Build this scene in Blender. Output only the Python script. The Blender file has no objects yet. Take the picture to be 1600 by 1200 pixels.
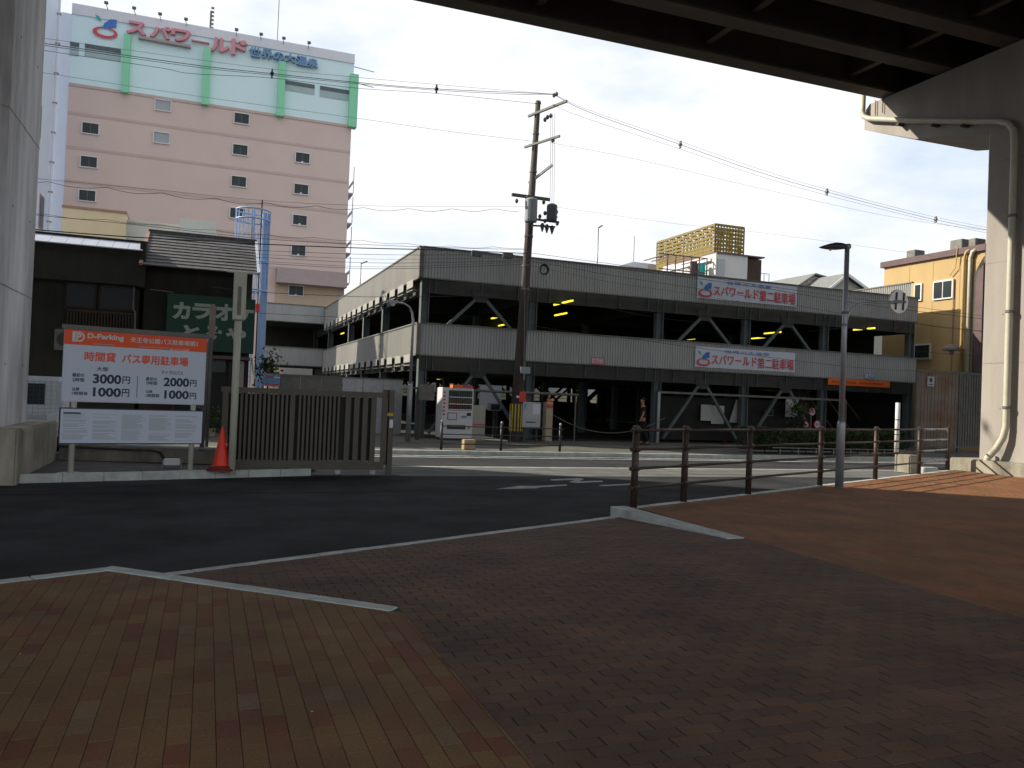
import bpy, bmesh, math, random
import numpy as np
from mathutils import Vector, Matrix
random.seed(7)
sc = bpy.context.scene
col = sc.collection
R = math.radians
# ------------------------------------------------------------------ camera, sky, sun, exposure
F, H, PITCH, ROLL, TH = 1280.0, 1.5, 20/1280, 0.040, R(20.4)
CAMROT = Matrix.Rotation(math.pi/2 + PITCH, 3, 'X') @ Matrix.Rotation(ROLL, 3, 'Z')
cd = bpy.data.cameras.new('camera'); cam = bpy.data.objects.new('camera', cd); col.objects.link(cam)
cam.matrix_world = Matrix.Translation((0, 0, H)) @ CAMROT.to_4x4()
cd.sensor_width = 36; cd.lens = 36*F/1600; cd.clip_start = 0.05; cd.clip_end = 2000
sc.camera = cam
E1 = Vector((math.cos(TH), math.sin(TH), 0)); E2 = Vector((-math.sin(TH), math.cos(TH), 0))
SUN_EL = R(32)
sh = (E1*-.82 + E2*.57).normalized()
sdir = Vector((sh.x*math.cos(SUN_EL), sh.y*math.cos(SUN_EL), math.sin(SUN_EL)))
w = bpy.data.worlds.new('World'); sc.world = w; w.use_nodes = True
nt = w.node_tree; nt.nodes.clear()
def wn(t): return nt.nodes.new(t)
out = wn('ShaderNodeOutputWorld'); bg = wn('ShaderNodeBackground'); sky = wn('ShaderNodeTexSky')
sky.sky_type = 'NISHITA'; sky.sun_disc = False; sky.sun_elevation = SUN_EL
sky.sun_rotation = math.atan2(sdir.x, sdir.y); sky.dust_density = 1.5; sky.air_density = 1.0
tc = wn('ShaderNodeTexCoord'); mp = wn('ShaderNodeMapping'); mp.inputs['Scale'].default_value = (1, 1, 2.6)
nz = wn('ShaderNodeTexNoise'); nz.inputs['Scale'].default_value = 2.3; nz.inputs['Detail'].default_value = 7; nz.inputs['Roughness'].default_value = .55
cr = wn('ShaderNodeValToRGB'); cr.color_ramp.elements[0].position = .40; cr.color_ramp.elements[1].position = .56
cr.color_ramp.elements[0].color = (.30, .30, .30, 1); cr.color_ramp.elements[1].color = (1, 1, 1, 1)
mx = wn('ShaderNodeMix'); mx.data_type = 'RGBA'; mx.inputs[7].default_value = (7.25, 7.3, 7.5, 1)
nt.links.new(tc.outputs['Generated'], mp.inputs[0]); nt.links.new(mp.outputs[0], nz.inputs['Vector'])
nt.links.new(nz.outputs[0], cr.inputs[0]); nt.links.new(cr.outputs[0], mx.inputs[0])
hz = wn('ShaderNodeMix'); hz.data_type = 'RGBA'; hz.inputs[0].default_value = .7; hz.inputs[7].default_value = (4.3, 5.5, 6.9, 1)
nt.links.new(sky.outputs[0], hz.inputs[6]); nt.links.new(hz.outputs[2], mx.inputs[6]); nt.links.new(mx.outputs[2], bg.inputs[0])
nt.links.new(bg.outputs[0], out.inputs[0]); bg.inputs[1].default_value = .10
sl = bpy.data.lights.new('sun', 'SUN'); sl.energy = 5.0; sl.angle = R(.6); sl.color = (1, .90, .74)
so = bpy.data.objects.new('sun', sl); col.objects.link(so)
so.rotation_euler = (-sdir).to_track_quat('-Z', 'Y').to_euler(); so.location = (0, 0, 40)
sc.view_settings.view_transform = 'Standard'; sc.view_settings.look = 'None'
sc.view_settings.exposure = .58; sc.view_settings.gamma = 1; sc.view_settings.use_curve_mapping = False

# ------------------------------------------------------------------ surveying helpers (image point + known plane -> metres)
def ray(u, v): return CAMROT @ Vector(((u-800)/F, (600-v)/F, -1))
def ap(P): return (P.dot(E1), P.dot(E2))
def W(a, p, z=0): return E1*a + E2*p + Vector((0, 0, z))
def G(u, v, z=0):
    d = ray(u, v); t = (z-H)/d.z; return ap(d*t)
def PL(u, v, p):
    d = ray(u, v); t = p/d.dot(E2); P = d*t; return (P.dot(E1), P.z+H)
def AL(u, v, a):
    d = ray(u, v); t = a/d.dot(E1); P = d*t; return (P.dot(E2), P.z+H)

# ------------------------------------------------------------------ materials
def mat(name, c, rough=.8, metal=0, var=.18, scale=2.0, bump=0.0, bscale=30, streak=0.0, c2=None, spec=.4):
    m = bpy.data.materials.new(name); m.use_nodes = True; t = m.node_tree; b = t.nodes['Principled BSDF']
    b.inputs['Roughness'].default_value = rough; b.inputs['Metallic'].default_value = metal
    b.inputs['Specular IOR Level'].default_value = spec
    co = t.nodes.new('ShaderNodeTexCoord')
    n = t.nodes.new('ShaderNodeTexNoise'); n.inputs['Scale'].default_value = scale; n.inputs['Detail'].default_value = 6; n.inputs['Roughness'].default_value = .65
    if streak:
        mpn = t.nodes.new('ShaderNodeMapping'); mpn.inputs['Scale'].default_value = (1, 1, 1/streak)
        t.links.new(co.outputs['Object'], mpn.inputs[0]); t.links.new(mpn.outputs[0], n.inputs['Vector'])
    else: t.links.new(co.outputs['Object'], n.inputs['Vector'])
    r = t.nodes.new('ShaderNodeValToRGB')
    e = r.color_ramp.elements; e[0].position = .3; e[1].position = .7
    lo = tuple(x*(1-var) for x in c); hi = tuple(min(1, x*(1+var*.7)) for x in c)
    if c2: lo = c2
    e[0].color = (*lo, 1); e[1].color = (*hi, 1)
    t.links.new(n.outputs[0], r.inputs[0]); t.links.new(r.outputs[0], b.inputs['Base Color'])
    if bump:
        n2 = t.nodes.new('ShaderNodeTexNoise'); n2.inputs['Scale'].default_value = bscale; n2.inputs['Detail'].default_value = 4
        t.links.new(co.outputs['Object'], n2.inputs['Vector'])
        bp = t.nodes.new('ShaderNodeBump'); bp.inputs['Strength'].default_value = bump; bp.inputs['Distance'].default_value = .02
        t.links.new(n2.outputs[0], bp.inputs['Height']); t.links.new(bp.outputs[0], b.inputs['Normal'])
    return m
def brickmat(name, stops, dirt=.5):
    m = bpy.data.materials.new(name); m.use_nodes = True; t = m.node_tree; b = t.nodes['Principled BSDF']
    b.inputs['Roughness'].default_value = .82; b.inputs['Specular IOR Level'].default_value = .35
    N = t.nodes.new; g = N('ShaderNodeNewGeometry'); oi = N('ShaderNodeObjectInfo')
    ad = N('ShaderNodeMath'); ad.operation = 'ADD'; fr = N('ShaderNodeMath'); fr.operation = 'FRACT'
    t.links.new(g.outputs['Random Per Island'], ad.inputs[0]); t.links.new(oi.outputs['Random'], ad.inputs[1]); t.links.new(ad.outputs[0], fr.inputs[0])
    r = N('ShaderNodeValToRGB'); r.color_ramp.interpolation = 'LINEAR'
    e = r.color_ramp.elements
    while len(e) < len(stops): e.new(.5)
    for k, (pos, c) in enumerate(stops): e[k].position = pos; e[k].color = (*c, 1)
    t.links.new(fr.outputs[0], r.inputs[0])
    n = N('ShaderNodeTexNoise'); n.inputs['Scale'].default_value = 1.1; n.inputs['Detail'].default_value = 5
    n3 = N('ShaderNodeTexNoise'); n3.inputs['Scale'].default_value = 60; n3.inputs['Detail'].default_value = 5
    t.links.new(g.outputs['Position'], n.inputs['Vector']); t.links.new(g.outputs['Position'], n3.inputs['Vector'])
    r2 = N('ShaderNodeValToRGB'); r2.color_ramp.elements[0].position = .35; r2.color_ramp.elements[1].position = .65
    d = 1-dirt*.6; r2.color_ramp.elements[0].color = (d, d, d*1.04, 1); r2.color_ramp.elements[1].color = (1.0, .97, .94, 1)
    r3 = N('ShaderNodeValToRGB'); r3.color_ramp.elements[0].position = .3; r3.color_ramp.elements[1].position = .75
    r3.color_ramp.elements[0].color = (.72, .72, .72, 1); r3.color_ramp.elements[1].color = (1.12, 1.12, 1.12, 1)
    t.links.new(n.outputs[0], r2.inputs[0]); t.links.new(n3.outputs[0], r3.inputs[0])
    def mul(a, c):
        k = N('ShaderNodeMix'); k.data_type = 'RGBA'; k.blend_type = 'MULTIPLY'; k.inputs[0].default_value = 1
        t.links.new(a, k.inputs[6]); t.links.new(c, k.inputs[7]); return k.outputs[2]
    t.links.new(mul(mul(r.outputs[0], r2.outputs[0]), r3.outputs[0]), b.inputs['Base Color'])
    bp = N('ShaderNodeBump'); bp.inputs['Strength'].default_value = .25; bp.inputs['Distance'].default_value = .004
    t.links.new(n3.outputs[0], bp.inputs['Height']); t.links.new(bp.outputs[0], b.inputs['Normal'])
    return m
def emit(name, c, s):
    m = bpy.data.materials.new(name); m.use_nodes = True; b = m.node_tree.nodes['Principled BSDF']
    b.inputs['Base Color'].default_value = (*c, 1); b.inputs['Emission Color'].default_value = (*c, 1); b.inputs['Emission Strength'].default_value = s
    return m
M = {}
M['asphalt'] = mat('asphalt', (.036, .039, .042), .92, var=.5, scale=.9, bump=.4, bscale=120, spec=.12)
M['seal'] = mat('seal_band', (.018, .02, .021), .95, var=.3, spec=.05)
M['road'] = mat('road', (.040, .042, .047), .95, var=.3, scale=.5, bump=.3, bscale=120, spec=.1)
M['gutter'] = mat('gutter_concrete', (.135, .14, .138), .95, var=.3, scale=1.5, bump=.2, spec=.1)
M['paint'] = mat('road_paint', (.34, .35, .34), .9, var=.35, scale=7, spec=.15)
M['paver'] = mat('pavement', (.115, .112, .10), .95, var=.4, scale=.8, bump=.3, spec=.12)
M['soil'] = mat('planter_soil', (.05, .05, .048), .95, var=.4, scale=2, bump=.5)
M['kerb'] = mat('kerb_stone', (.42, .45, .43), .85, var=.32, scale=4, bump=.25, bscale=60)
M['mortar'] = mat('joint_sand', (.035, .03, .026), .95, var=.3, scale=3)
M['concrete'] = mat('pier_concrete', (.66, .65, .66), .7, var=.34, scale=1.1, bump=.25, bscale=12, streak=5, c2=(.27, .265, .27))
M['concrete_warm'] = mat('pier_concrete_warm', (.315, .29, .268), .75, var=.2, scale=.8, bump=.15, bscale=15, streak=4)
M['plinth'] = mat('stained_plinth', (.30, .28, .23), .9, var=.5, scale=1.6, bump=.35, bscale=20, streak=2.5, c2=(.12, .11, .085))
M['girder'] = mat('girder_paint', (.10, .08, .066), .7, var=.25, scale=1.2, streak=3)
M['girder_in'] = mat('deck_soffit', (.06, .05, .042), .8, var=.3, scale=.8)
M['clad'] = mat('grey_cladding', (.37, .385, .39), .55, var=.14, scale=.9, streak=6, metal=.0)
M['clad_l'] = mat('pale_cladding', (.31, .31, .295), .6, var=.12, scale=.9, streak=6)
M['steel'] = mat('blue_grey_steel', (.095, .122, .13), .6, var=.2, scale=2)
M['steel_d'] = mat('dark_steel', (.05, .053, .05), .7, var=.3, scale=2)
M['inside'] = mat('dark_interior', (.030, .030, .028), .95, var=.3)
M['galv'] = mat('galvanised_steel', (.32, .33, .35), .45, metal=.55, var=.15, scale=6)
M['galv_d'] = mat('weathered_galvanised', (.15, .15, .14), .6, metal=.2, var=.25, scale=5)
M['brown'] = mat('brown_rail_paint', (.045, .030, .022), .5, var=.2, scale=8, metal=.1)
M['black'] = mat('black_paint', (.02, .022, .026), .5, var=.2)
M['white'] = mat('white_paint', (.62, .63, .65), .5, var=.08, scale=3)
M['offwhite'] = mat('ivory_pole', (.46, .455, .37), .5, var=.12, scale=4)
M['wood'] = mat('weathered_pole', (.085, .074, .068), .85, var=.4, scale=2, streak=6, bump=.2, c2=(.05, .042, .038))
M['gate'] = mat('bronze_gate', (.088, .078, .060), .5, var=.12, scale=3, metal=.15)
M['pink'] = mat('pink_wall', (.60, .475, .43), .85, var=.05, scale=.25)
M['pink_d'] = mat('pink_groove', (.50, .385, .35), .85, var=.05)
M['mint'] = mat('mint_wall', (.63, .80, .83), .8, var=.04, scale=.2)
M['mint_d'] = mat('mint_recess_shade', (.36, .46, .47), .8, var=.08)  # mint darkened to paint the shade in the recesses
M['pal'] = mat('pale_parapet', (.66, .67, .72), .8, var=.05)
M['green'] = mat('green_fin', (.24, .62, .39), .6, var=.04)
M['lav'] = mat('white_tower_wall', (.66, .72, .84), .7, var=.05, scale=.3)
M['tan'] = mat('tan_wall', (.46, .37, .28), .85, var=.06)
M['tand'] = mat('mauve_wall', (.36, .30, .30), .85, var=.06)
M['glass'] = mat('dark_glass', (.018, .028, .032), .3, var=.1, spec=.35)
M['glass_g'] = mat('grey_louvre', (.34, .36, .38), .6, var=.05)
M['red'] = mat('sign_red', (.55, .07, .09), .55, var=.05)
M['letter'] = mat('faded_red_letter', (.60, .25, .29), .55, var=.08)
M['blue'] = mat('sign_blue', (.05, .16, .50), .5, var=.05)
M['navy'] = mat('sign_navy', (.15, .27, .45), .5, var=.05)
M['teal'] = mat('teal', (.02, .38, .36), .5, var=.05)
M['ink'] = mat('sign_ink', (.018, .022, .06), .5, var=.02)
M['microink'] = mat('fine_print', (.34, .35, .38), .6, var=.1, scale=40)
M['orange'] = mat('sign_orange', (.80, .090, .012), .5, var=.03)
M['orange_b'] = mat('banner_orange', (.75, .15, .02), .6, var=.05)
M['orange_d'] = mat('banner_print', (.36, .07, .02), .6, var=.05)
M['panel'] = mat('sign_panel', (.53, .59, .69), .35, var=.03, scale=1)
M['cone'] = mat('cone_red', (.80, .035, .012), .45, var=.06)
M['cone_d'] = mat('cone_base', (.16, .015, .012), .7, var=.3)
M['darkwood'] = mat('dark_board_wall', (.032, .030, .022), .9, var=.35, scale=2, streak=4)
M['darkbrown'] = mat('old_brown_wood', (.05, .035, .024), .9, var=.35, scale=3, streak=5)
M['rooftin'] = mat('pale_tin_eave', (.42, .46, .55), .5, var=.15, scale=3)
M['rooft'] = mat('grey_roof_tile', (.085, .085, .09), .8, var=.4, scale=6)
M['copper'] = mat('copper_flashing', (.34, .20, .15), .7, var=.15)
M['gsign'] = mat('green_signboard', (.004, .045, .026), .6, var=.2)
M['gtext'] = mat('cream_brush_letter', (.30, .34, .30), .8, var=.12, scale=5)
M['cream'] = mat('cream_wall', (.66, .56, .38), .8, var=.06)
M['greyw'] = mat('grey_white_wall', (.52, .52, .50), .8, var=.06)
M['whiteg'] = mat('pale_green_white', (.60, .62, .57), .8, var=.05)
M['tower'] = mat('powder_blue_steel', (.25, .38, .62), .5, var=.12, scale=3)
M['yellowb'] = mat('ochre_wall', (.44, .315, .15), .85, var=.1, scale=.6, streak=3)
M['yellowl'] = mat('ochre_trim', (.46, .34, .16), .8, var=.1)
M['ylat'] = mat('yellow_lattice', (.19, .14, .03), .6, var=.15)
M['maroon'] = mat('maroon_frame', (.10, .06, .065), .6, var=.2)
M['tube'] = emit('yellow_tube', (.85, .68, .03), 1.3)
M['litwin'] = mat('pale_board', (.40, .42, .40), .6, var=.1)
M['cable'] = mat('cable_black', (.02, .02, .024), .6, var=.1)
M['cable_g'] = mat('cable_grey', (.16, .16, .19), .6, var=.1)
M['trans'] = mat('transformer_grey', (.26, .31, .33), .5, var=.12)
M['trans_d'] = mat('transformer_dark', (.10, .12, .13), .5, var=.15)
M['skin'] = mat('skin', (.36, .17, .10), .6, var=.05)
M['cloth'] = mat('black_cloth', (.012, .012, .014), .9, var=.2)
M['leaf'] = brickmat('leaf', [(0, (.018, .035, .012)), (.5, (.035, .062, .018)), (1, (.065, .085, .028))], .2)
M['truck'] = mat('truck_white', (.62, .66, .70), .4, var=.05)
M['yb'] = mat('hazard_yellow', (.50, .36, .03), .6, var=.15)
M['tanstone'] = mat('tan_block', (.40, .29, .16), .85, var=.25, scale=8)
M['beigebox'] = mat('beige_box', (.36, .36, .31), .6, var=.15)
M['magenta'] = mat('magenta_print', (.40, .03, .20), .5, var=.05)
M['cans_a'] = mat('drink_cans_green', (.05, .08, .06), .5, var=.7, scale=22)
M['cans_b'] = mat('drink_cans_amber', (.15, .10, .05), .5, var=.8, scale=22)
M['cans_c'] = mat('drink_cans_red', (.13, .05, .04), .5, var=.8, scale=22)
M['rust'] = mat('rusty_sheet', (.22, .21, .18), .75, var=.3, scale=1.2, c2=(.20, .10, .05))
M['roofgable'] = mat('slate_roof', (.16, .17, .17), .8, var=.15)
M['gablewall'] = mat('taupe_siding', (.33, .31, .27), .8, var=.08)
M['lampbody'] = mat('lamp_housing', (.06, .06, .07), .45, metal=.3, var=.1)
M['mirrorback'] = mat('mirror_back', (.88, .84, .78), .5, var=.08)
M['red2'] = mat('sign_ring_red', (.60, .04, .04), .5, var=.05)
M['leafbit'] = mat('litter_white', (.5, .48, .42), .8)

# ------------------------------------------------------------------ mesh builder
class MB:
    def __init__(s): s.v = []; s.f = []
    def add(s, vs, fs):
        o = len(s.v); s.v += [tuple(x) for x in vs]; s.f += [tuple(i+o for i in f) for f in fs]; return s
    def box(s, x0, x1, y0, y1, z0, z1):
        if x0 > x1: x0, x1 = x1, x0
        if y0 > y1: y0, y1 = y1, y0
        if z0 > z1: z0, z1 = z1, z0
        v = [(x, y, z) for z in (z0, z1) for y in (y0, y1) for x in (x0, x1)]
        return s.add(v, [(0, 2, 3, 1), (4, 5, 7, 6), (0, 1, 5, 4), (2, 6, 7, 3), (0, 4, 6, 2), (1, 3, 7, 5)])
    def bbox(s, x0, x1, y0, y1, z0, z1, b=.01):   # chamfered box
        bm = bmesh.new(); bmesh.ops.create_cube(bm, size=1)
        for v in bm.verts: v.co = Vector(((x0+x1)/2+v.co.x*abs(x1-x0), (y0+y1)/2+v.co.y*abs(y1-y0), (z0+z1)/2+v.co.z*abs(z1-z0)))
        bmesh.ops.bevel(bm, geom=bm.edges[:], offset=b, segments=2, affect='EDGES')
        bm.verts.index_update(); s.add([v.co[:] for v in bm.verts], [[v.index for v in f.verts] for f in bm.faces]); bm.free(); return s
    def prism(s, poly, d0, d1, ax='z'):      # poly in the two other axes
        n = len(poly)
        def P(q, d): return {'z': (q[0], q[1], d), 'y': (q[0], d, q[1]), 'x': (d, q[0], q[1])}[ax]
        v = [P(q, d0) for q in poly]+[P(q, d1) for q in poly]
        return s.add(v, [tuple(range(n))[::-1], tuple(range(n, 2*n))]+[(i, (i+1) % n, n+(i+1) % n, n+i) for i in range(n)])
    def tube(s, pts, r, n=8, cap=True):
        pts = [Vector(p) for p in pts]; rr = r if isinstance(r, (list, tuple)) else [r]*len(pts)
        d0 = (pts[1]-pts[0]).normalized(); up = Vector((0, 0, 1)) if abs(d0.z) < .9 else Vector((1, 0, 0))
        x = d0.cross(up).normalized(); vs = []; fs = []
        for i, p in enumerate(pts):
            d = (pts[min(i+1, len(pts)-1)]-pts[max(i-1, 0)]).normalized()
            x = (x-d*x.dot(d)).normalized(); y = d.cross(x)
            for k in range(n):
                t = 2*math.pi*k/n; vs.append(p+(x*math.cos(t)+y*math.sin(t))*rr[i])
        for i in range(len(pts)-1):
            for k in range(n): fs.append((i*n+k, i*n+(k+1) % n, (i+1)*n+(k+1) % n, (i+1)*n+k))
        if cap: fs += [tuple(range(n))[::-1], tuple(range((len(pts)-1)*n, len(pts)*n))]
        return s.add(vs, fs)
    def bar(s, p, q, w_, h_, up=(0, 0, 1)):
        p = Vector(p); q = Vector(q); d = (q-p).normalized(); up = Vector(up)
        if abs(d.dot(up)) > .95: up = Vector((0, 1, 0))
        x = d.cross(up).normalized(); y = x.cross(d)
        vs = [b+x*i*w_/2+y*j*h_/2 for b in (p, q) for i, j in ((-1, -1), (1, -1), (1, 1), (-1, 1))]
        return s.add(vs, [(3, 2, 1, 0), (4, 5, 6, 7), (0, 1, 5, 4), (1, 2, 6, 5), (2, 3, 7, 6), (3, 0, 4, 7)])
    def lathe(s, prof, n=16, c=(0, 0)):
        vs = [(c[0]+r*math.cos(2*math.pi*k/n), c[1]+r*math.sin(2*math.pi*k/n), z) for r, z in prof for k in range(n)]; m = len(prof)
        fs = [(i*n+k, i*n+(k+1) % n, (i+1)*n+(k+1) % n, (i+1)*n+k) for i in range(m-1) for k in range(n)]
        return s.add(vs, fs+[tuple(range(n))[::-1], tuple(range((m-1)*n, m*n))])
    def disc(s, cx, cz, r, y0, y1, n=24, r0=0):
        if not r0: return s.prism([(cx+r*math.cos(2*math.pi*k/n), cz+r*math.sin(2*math.pi*k/n)) for k in range(n)], y0, y1, 'y')
        vs = []; fs = []
        for y in (y0, y1):
            for q in (r0, r):
                vs += [(cx+q*math.cos(2*math.pi*k/n), y, cz+q*math.sin(2*math.pi*k/n)) for k in range(n)]
        for k in range(n):
            j = (k+1) % n
            fs += [(k, j, n+j, n+k), (2*n+j, 2*n+k, 3*n+k, 3*n+j), (n+k, n+j, 3*n+j, 3*n+k), (j, k, 2*n+k, 2*n+j)]
        return s.add(vs, fs)
    def mesh(s, name, m):
        me = bpy.data.meshes.new(name); me.from_pydata(s.v, [], s.f); me.validate()
        bm = bmesh.new(); bm.from_mesh(me); bmesh.ops.recalc_face_normals(bm, faces=bm.faces); bm.to_mesh(me); bm.free()
        if m is not None: me.materials.append(M[m] if isinstance(m, str) else m)
        return me
    def part(s, name, m, parent, label=None, kind=None, smooth=False):
        if not s.v: return None
        o = bpy.data.objects.new(name, s.mesh(name, m)); col.objects.link(o)
        if parent is not None: o.parent = parent
        if label: o['label'] = label
        if kind: o['kind'] = kind
        if smooth:
            for p in o.data.polygons: p.use_smooth = True
        return o
def tag(o, label=None, cat=None, group=None, kind=None):
    for k, v in (('label', label), ('category', cat), ('group', group), ('kind', kind)):
        if v: o[k] = v
    return o
def thing(name, label, cat, a, p, z=0, rot=TH, group=None):
    o = bpy.data.objects.new(name, None); col.objects.link(o); o.empty_display_size = .2
    o.location = W(a, p, z); o.rotation_euler = (0, 0, rot); return tag(o, label, cat, group)
def solo(mb, name, m, label, cat, a, p, z=0, rot=TH, group=None, smooth=False):
    o = mb.part(name, m, None, smooth=smooth); o.location = W(a, p, z); o.rotation_euler = (0, 0, rot); return tag(o, label, cat, group)
def ground(mb, name, m, kind='structure'):
    o = mb.part(name, m, None); o.rotation_euler = (0, 0, TH); o['kind'] = kind; return o
def copy_tree(o, loc=None, rotz=None, label=None):
    kids = [c for c in CH.get(o.name, [])] or [c for c in bpy.data.objects if c.parent == o]
    CH[o.name] = kids
    c = o.copy(); col.objects.link(c)
    if loc is not None: c.location = loc
    if rotz is not None: c.rotation_euler = (0, 0, rotz)
    if label: c['label'] = label
    for k in kids:
        d = copy_tree(k); d.parent = c
    return c
CH = {}
# lettering: built as thin solid glyphs fitted to a rectangle x0..x1, z0..z1 at depth y
def text(s, x0, x1, z0, z1, y, m, parent, name='lettering', depth=.004, bold=.012, vertical=False, zr=None):
    cu = bpy.data.curves.new('t', 'FONT'); cu.body = s; cu.size = 1; cu.offset = bold if (len(s) == 1 or not any(ord(ch) > 0x3000 for ch in s)) else min(bold, .008); cu.extrude = .5; cu.resolution_u = 3
    o = bpy.data.objects.new('t', cu); col.objects.link(o)
    bpy.context.view_layer.update()
    dg = bpy.context.evaluated_depsgraph_get(); me = bpy.data.meshes.new_from_object(o.evaluated_get(dg))
    bpy.data.objects.remove(o); bpy.data.curves.remove(cu)
    n = len(me.vertices)
    if n == 0: return None
    kk = any(ord(ch) > 0x2000 for ch in s)
    c = np.empty(n*3); me.vertices.foreach_get('co', c); c = c.reshape(-1, 3); lo = c.min(0); hi = c.max(0); sp = np.maximum(hi-lo, 1e-6)
    q = (c-lo)/sp
    x = x0+q[:, 0]*(x1-x0); sh_ = 0 if zr is None else zr*q[:, 0]
    r = np.stack([x, y-depth*(q[:, 2]), z0+q[:, 1]*(z1-z0)+sh_], 1)
    me.vertices.foreach_set('co', r.ravel()); me.update()
    if kk and bold > .009 and len(s) > 1:      # heavier strokes: two more layers, each set a hair in front
        e = (z1-z0)*bold*.9; V = []; Fc = []
        fs = [tuple(p.vertices) for p in me.polygons]
        for j, (ex, ez) in enumerate(((0, 0), (e, 0), (0, e), (e, e))):
            V += [tuple(q_) for q_ in (r+np.array([ex-e/2, -.0004*j, ez-e/2]))]; Fc += [tuple(i+n*j for i in f) for f in fs]
        me = bpy.data.meshes.new(name); me.from_pydata(V, [], Fc); me.update()
    me.name = name
    me.materials.clear(); me.materials.append(M[m])
    ob = bpy.data.objects.new(name, me); col.objects.link(ob); ob.parent = parent; return ob
def leaves(mb, n, fn, s):
    for _ in range(n):
        p = Vector(fn()); a = Vector([random.gauss(0, 1) for _ in range(3)]).normalized(); b = a.cross(Vector([random.gauss(0, 1) for _ in range(3)])).normalized()
        k = s*random.uniform(.6, 1.3); mb.add([p-a*k, p-b*k*.5, p+a*k, p+b*k*.5], [(0, 1, 2, 3)])

# ================================================================== GROUND
KA, KB = (-1.37, 6.98), (-.65, 7.32)
KD = Vector((20.02, 9.52)).normalized()               # direction of the diagonal forecourt kerb in (a, p)
KN = Vector((KD.y, -KD.x))                            # towards the plaza
K0 = Vector((-.65, 7.32))
def kpt(t): q = K0+KD*t; return (q.x, q.y)
ZA = -.12
ground(MB().add([(-900, -900, -.4), (900, -900, -.4), (900, 900, -.4), (-900, 900, -.4)], [(0, 1, 2, 3)]), 'ground', 'paver')
ground(MB().box(-200, 200, 21.15, 300, -.3, 0), 'far_ground', 'paver')
far = MB(); far.box(-60, 80, 21.0, 21.15, -.3, .0)
KS = ground(far, 'far_kerb', 'kerb')
ground(MB().box(-200, 200, 17.55, 21.0, -.35, ZA-.004), 'road', 'road')
gt = MB()
gt.box(-60, 80, 16.92, 17.54, -.3, ZA+.004); gt.box(-60, 80, 16.28, 16.90, -.3, ZA+.002); gt.box(-60, 80, 15.7, 16.26, -.3, ZA)
ground(gt, 'gutter', 'gutter')
pk = MB(); pk.box(-60, 80, 17.60, 17.78, ZA-.003, ZA+.001); pk.box(-60, 80, 20.25, 20.42, ZA-.003, ZA+.001); pk.box(-60, 80, 20.72, 20.98, ZA-.003, ZA+.002)
ground(pk, 'road_line', 'paint')
# forecourt asphalt
a0, a1 = kpt(-30), kpt(60)
fa = MB(); fq = [a0, kpt(0), kpt(21.6)]
for q0, q1 in ((a0, kpt(0)), (kpt(0), kpt(21.6))):
    fa.add([(q0[0], q0[1], ZA-.004), (q1[0], q1[1], ZA-.004), (q1[0], 15.7, ZA-.004), (q0[0], 15.7, ZA-.004)], [(0, 1, 2, 3)])
fa.add([(-90, -60, ZA-.004), (a0[0], -60, ZA-.004), (a0[0], 15.7, ZA-.004), (-90, 15.7, ZA-.004)], [(0, 1, 2, 3)])
ground(fa, 'asphalt_forecourt', 'asphalt')
mk = MB()
def gp(L, z=ZA): return [G(u, v, z) for u, v in L]
for poly in ([(776, 764), (812, 759), (832, 759.6), (885, 757), (886, 758.6), (846, 761), (837, 763)],
             [(862, 750.6), (860, 749), (904, 747), (912, 748.2), (904, 752), (941, 751), (942, 752.6), (900, 754.6), (890, 753), (899, 749.6)],
             [(936, 758.2), (987, 755.4), (982, 757.6), (940, 759.4)]):
    mk.prism(gp(poly), ZA-.003, ZA+.002)
ground(mk, 'painted_arrow', 'paint')
sm = MB()
def seam(pts, w_):
    for i in range(len(pts)-1):
        (x0, y0), (x1, y1) = pts[i], pts[i+1]; d = math.hypot(x1-x0, y1-y0); nx, ny = -(y1-y0)/d*w_, (x1-x0)/d*w_
        sm.add([(x0-nx, y0-ny, ZA-.001), (x1-nx, y1-ny, ZA-.001), (x1+nx, y1+ny, ZA-.001), (x0+nx, y0+ny, ZA-.001)], [(0, 1, 2, 3)])
seam([(-12+i*1.1, 12.9+.12*math.sin(i*1.9)+.02*i) for i in range(26)], .020)
ground(sm, 'asphalt_seam', 'seal')
# plaza base under the bricks
def zap(a, p):       # height of the paving: dropped apron at the vehicle crossing
    if a < -.65 or a > 5.9: return 0.0
    q = Vector((a, p))-K0; d = q.dot(KN)
    if q.x*1.66+q.y*1.94 < -.02 and a < 1.35: return 0.0
    if a > 5.46+(10.22-p)*.066: return 0.0
    if d > 2.15: return 0.0
    return -.105*(1-max(d, 0)/2.15)
base = MB()
ed = [(-40, -12), (45, -12), (45, 15.2), kpt(21.6), kpt(6.85), (5.77, 7.93), (1.29, 5.66), kpt(0), kpt(-40)]
base.prism(ed, -.3, -.0045)
ground(base, 'plaza_bed', 'mortar')
ap_ = MB()
A_, B_, C_, D_ = kpt(.0), kpt(6.85), (5.77, 7.93), (1.29, 5.66)
ap_.add([(A_[0], A_[1], -.1095), (B_[0], B_[1], -.1095), (C_[0], C_[1], -.0046), (D_[0], D_[1], -.0046)], [(0, 3, 2, 1)])
ground(ap_, 'crossing_bed', 'mortar')

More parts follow.
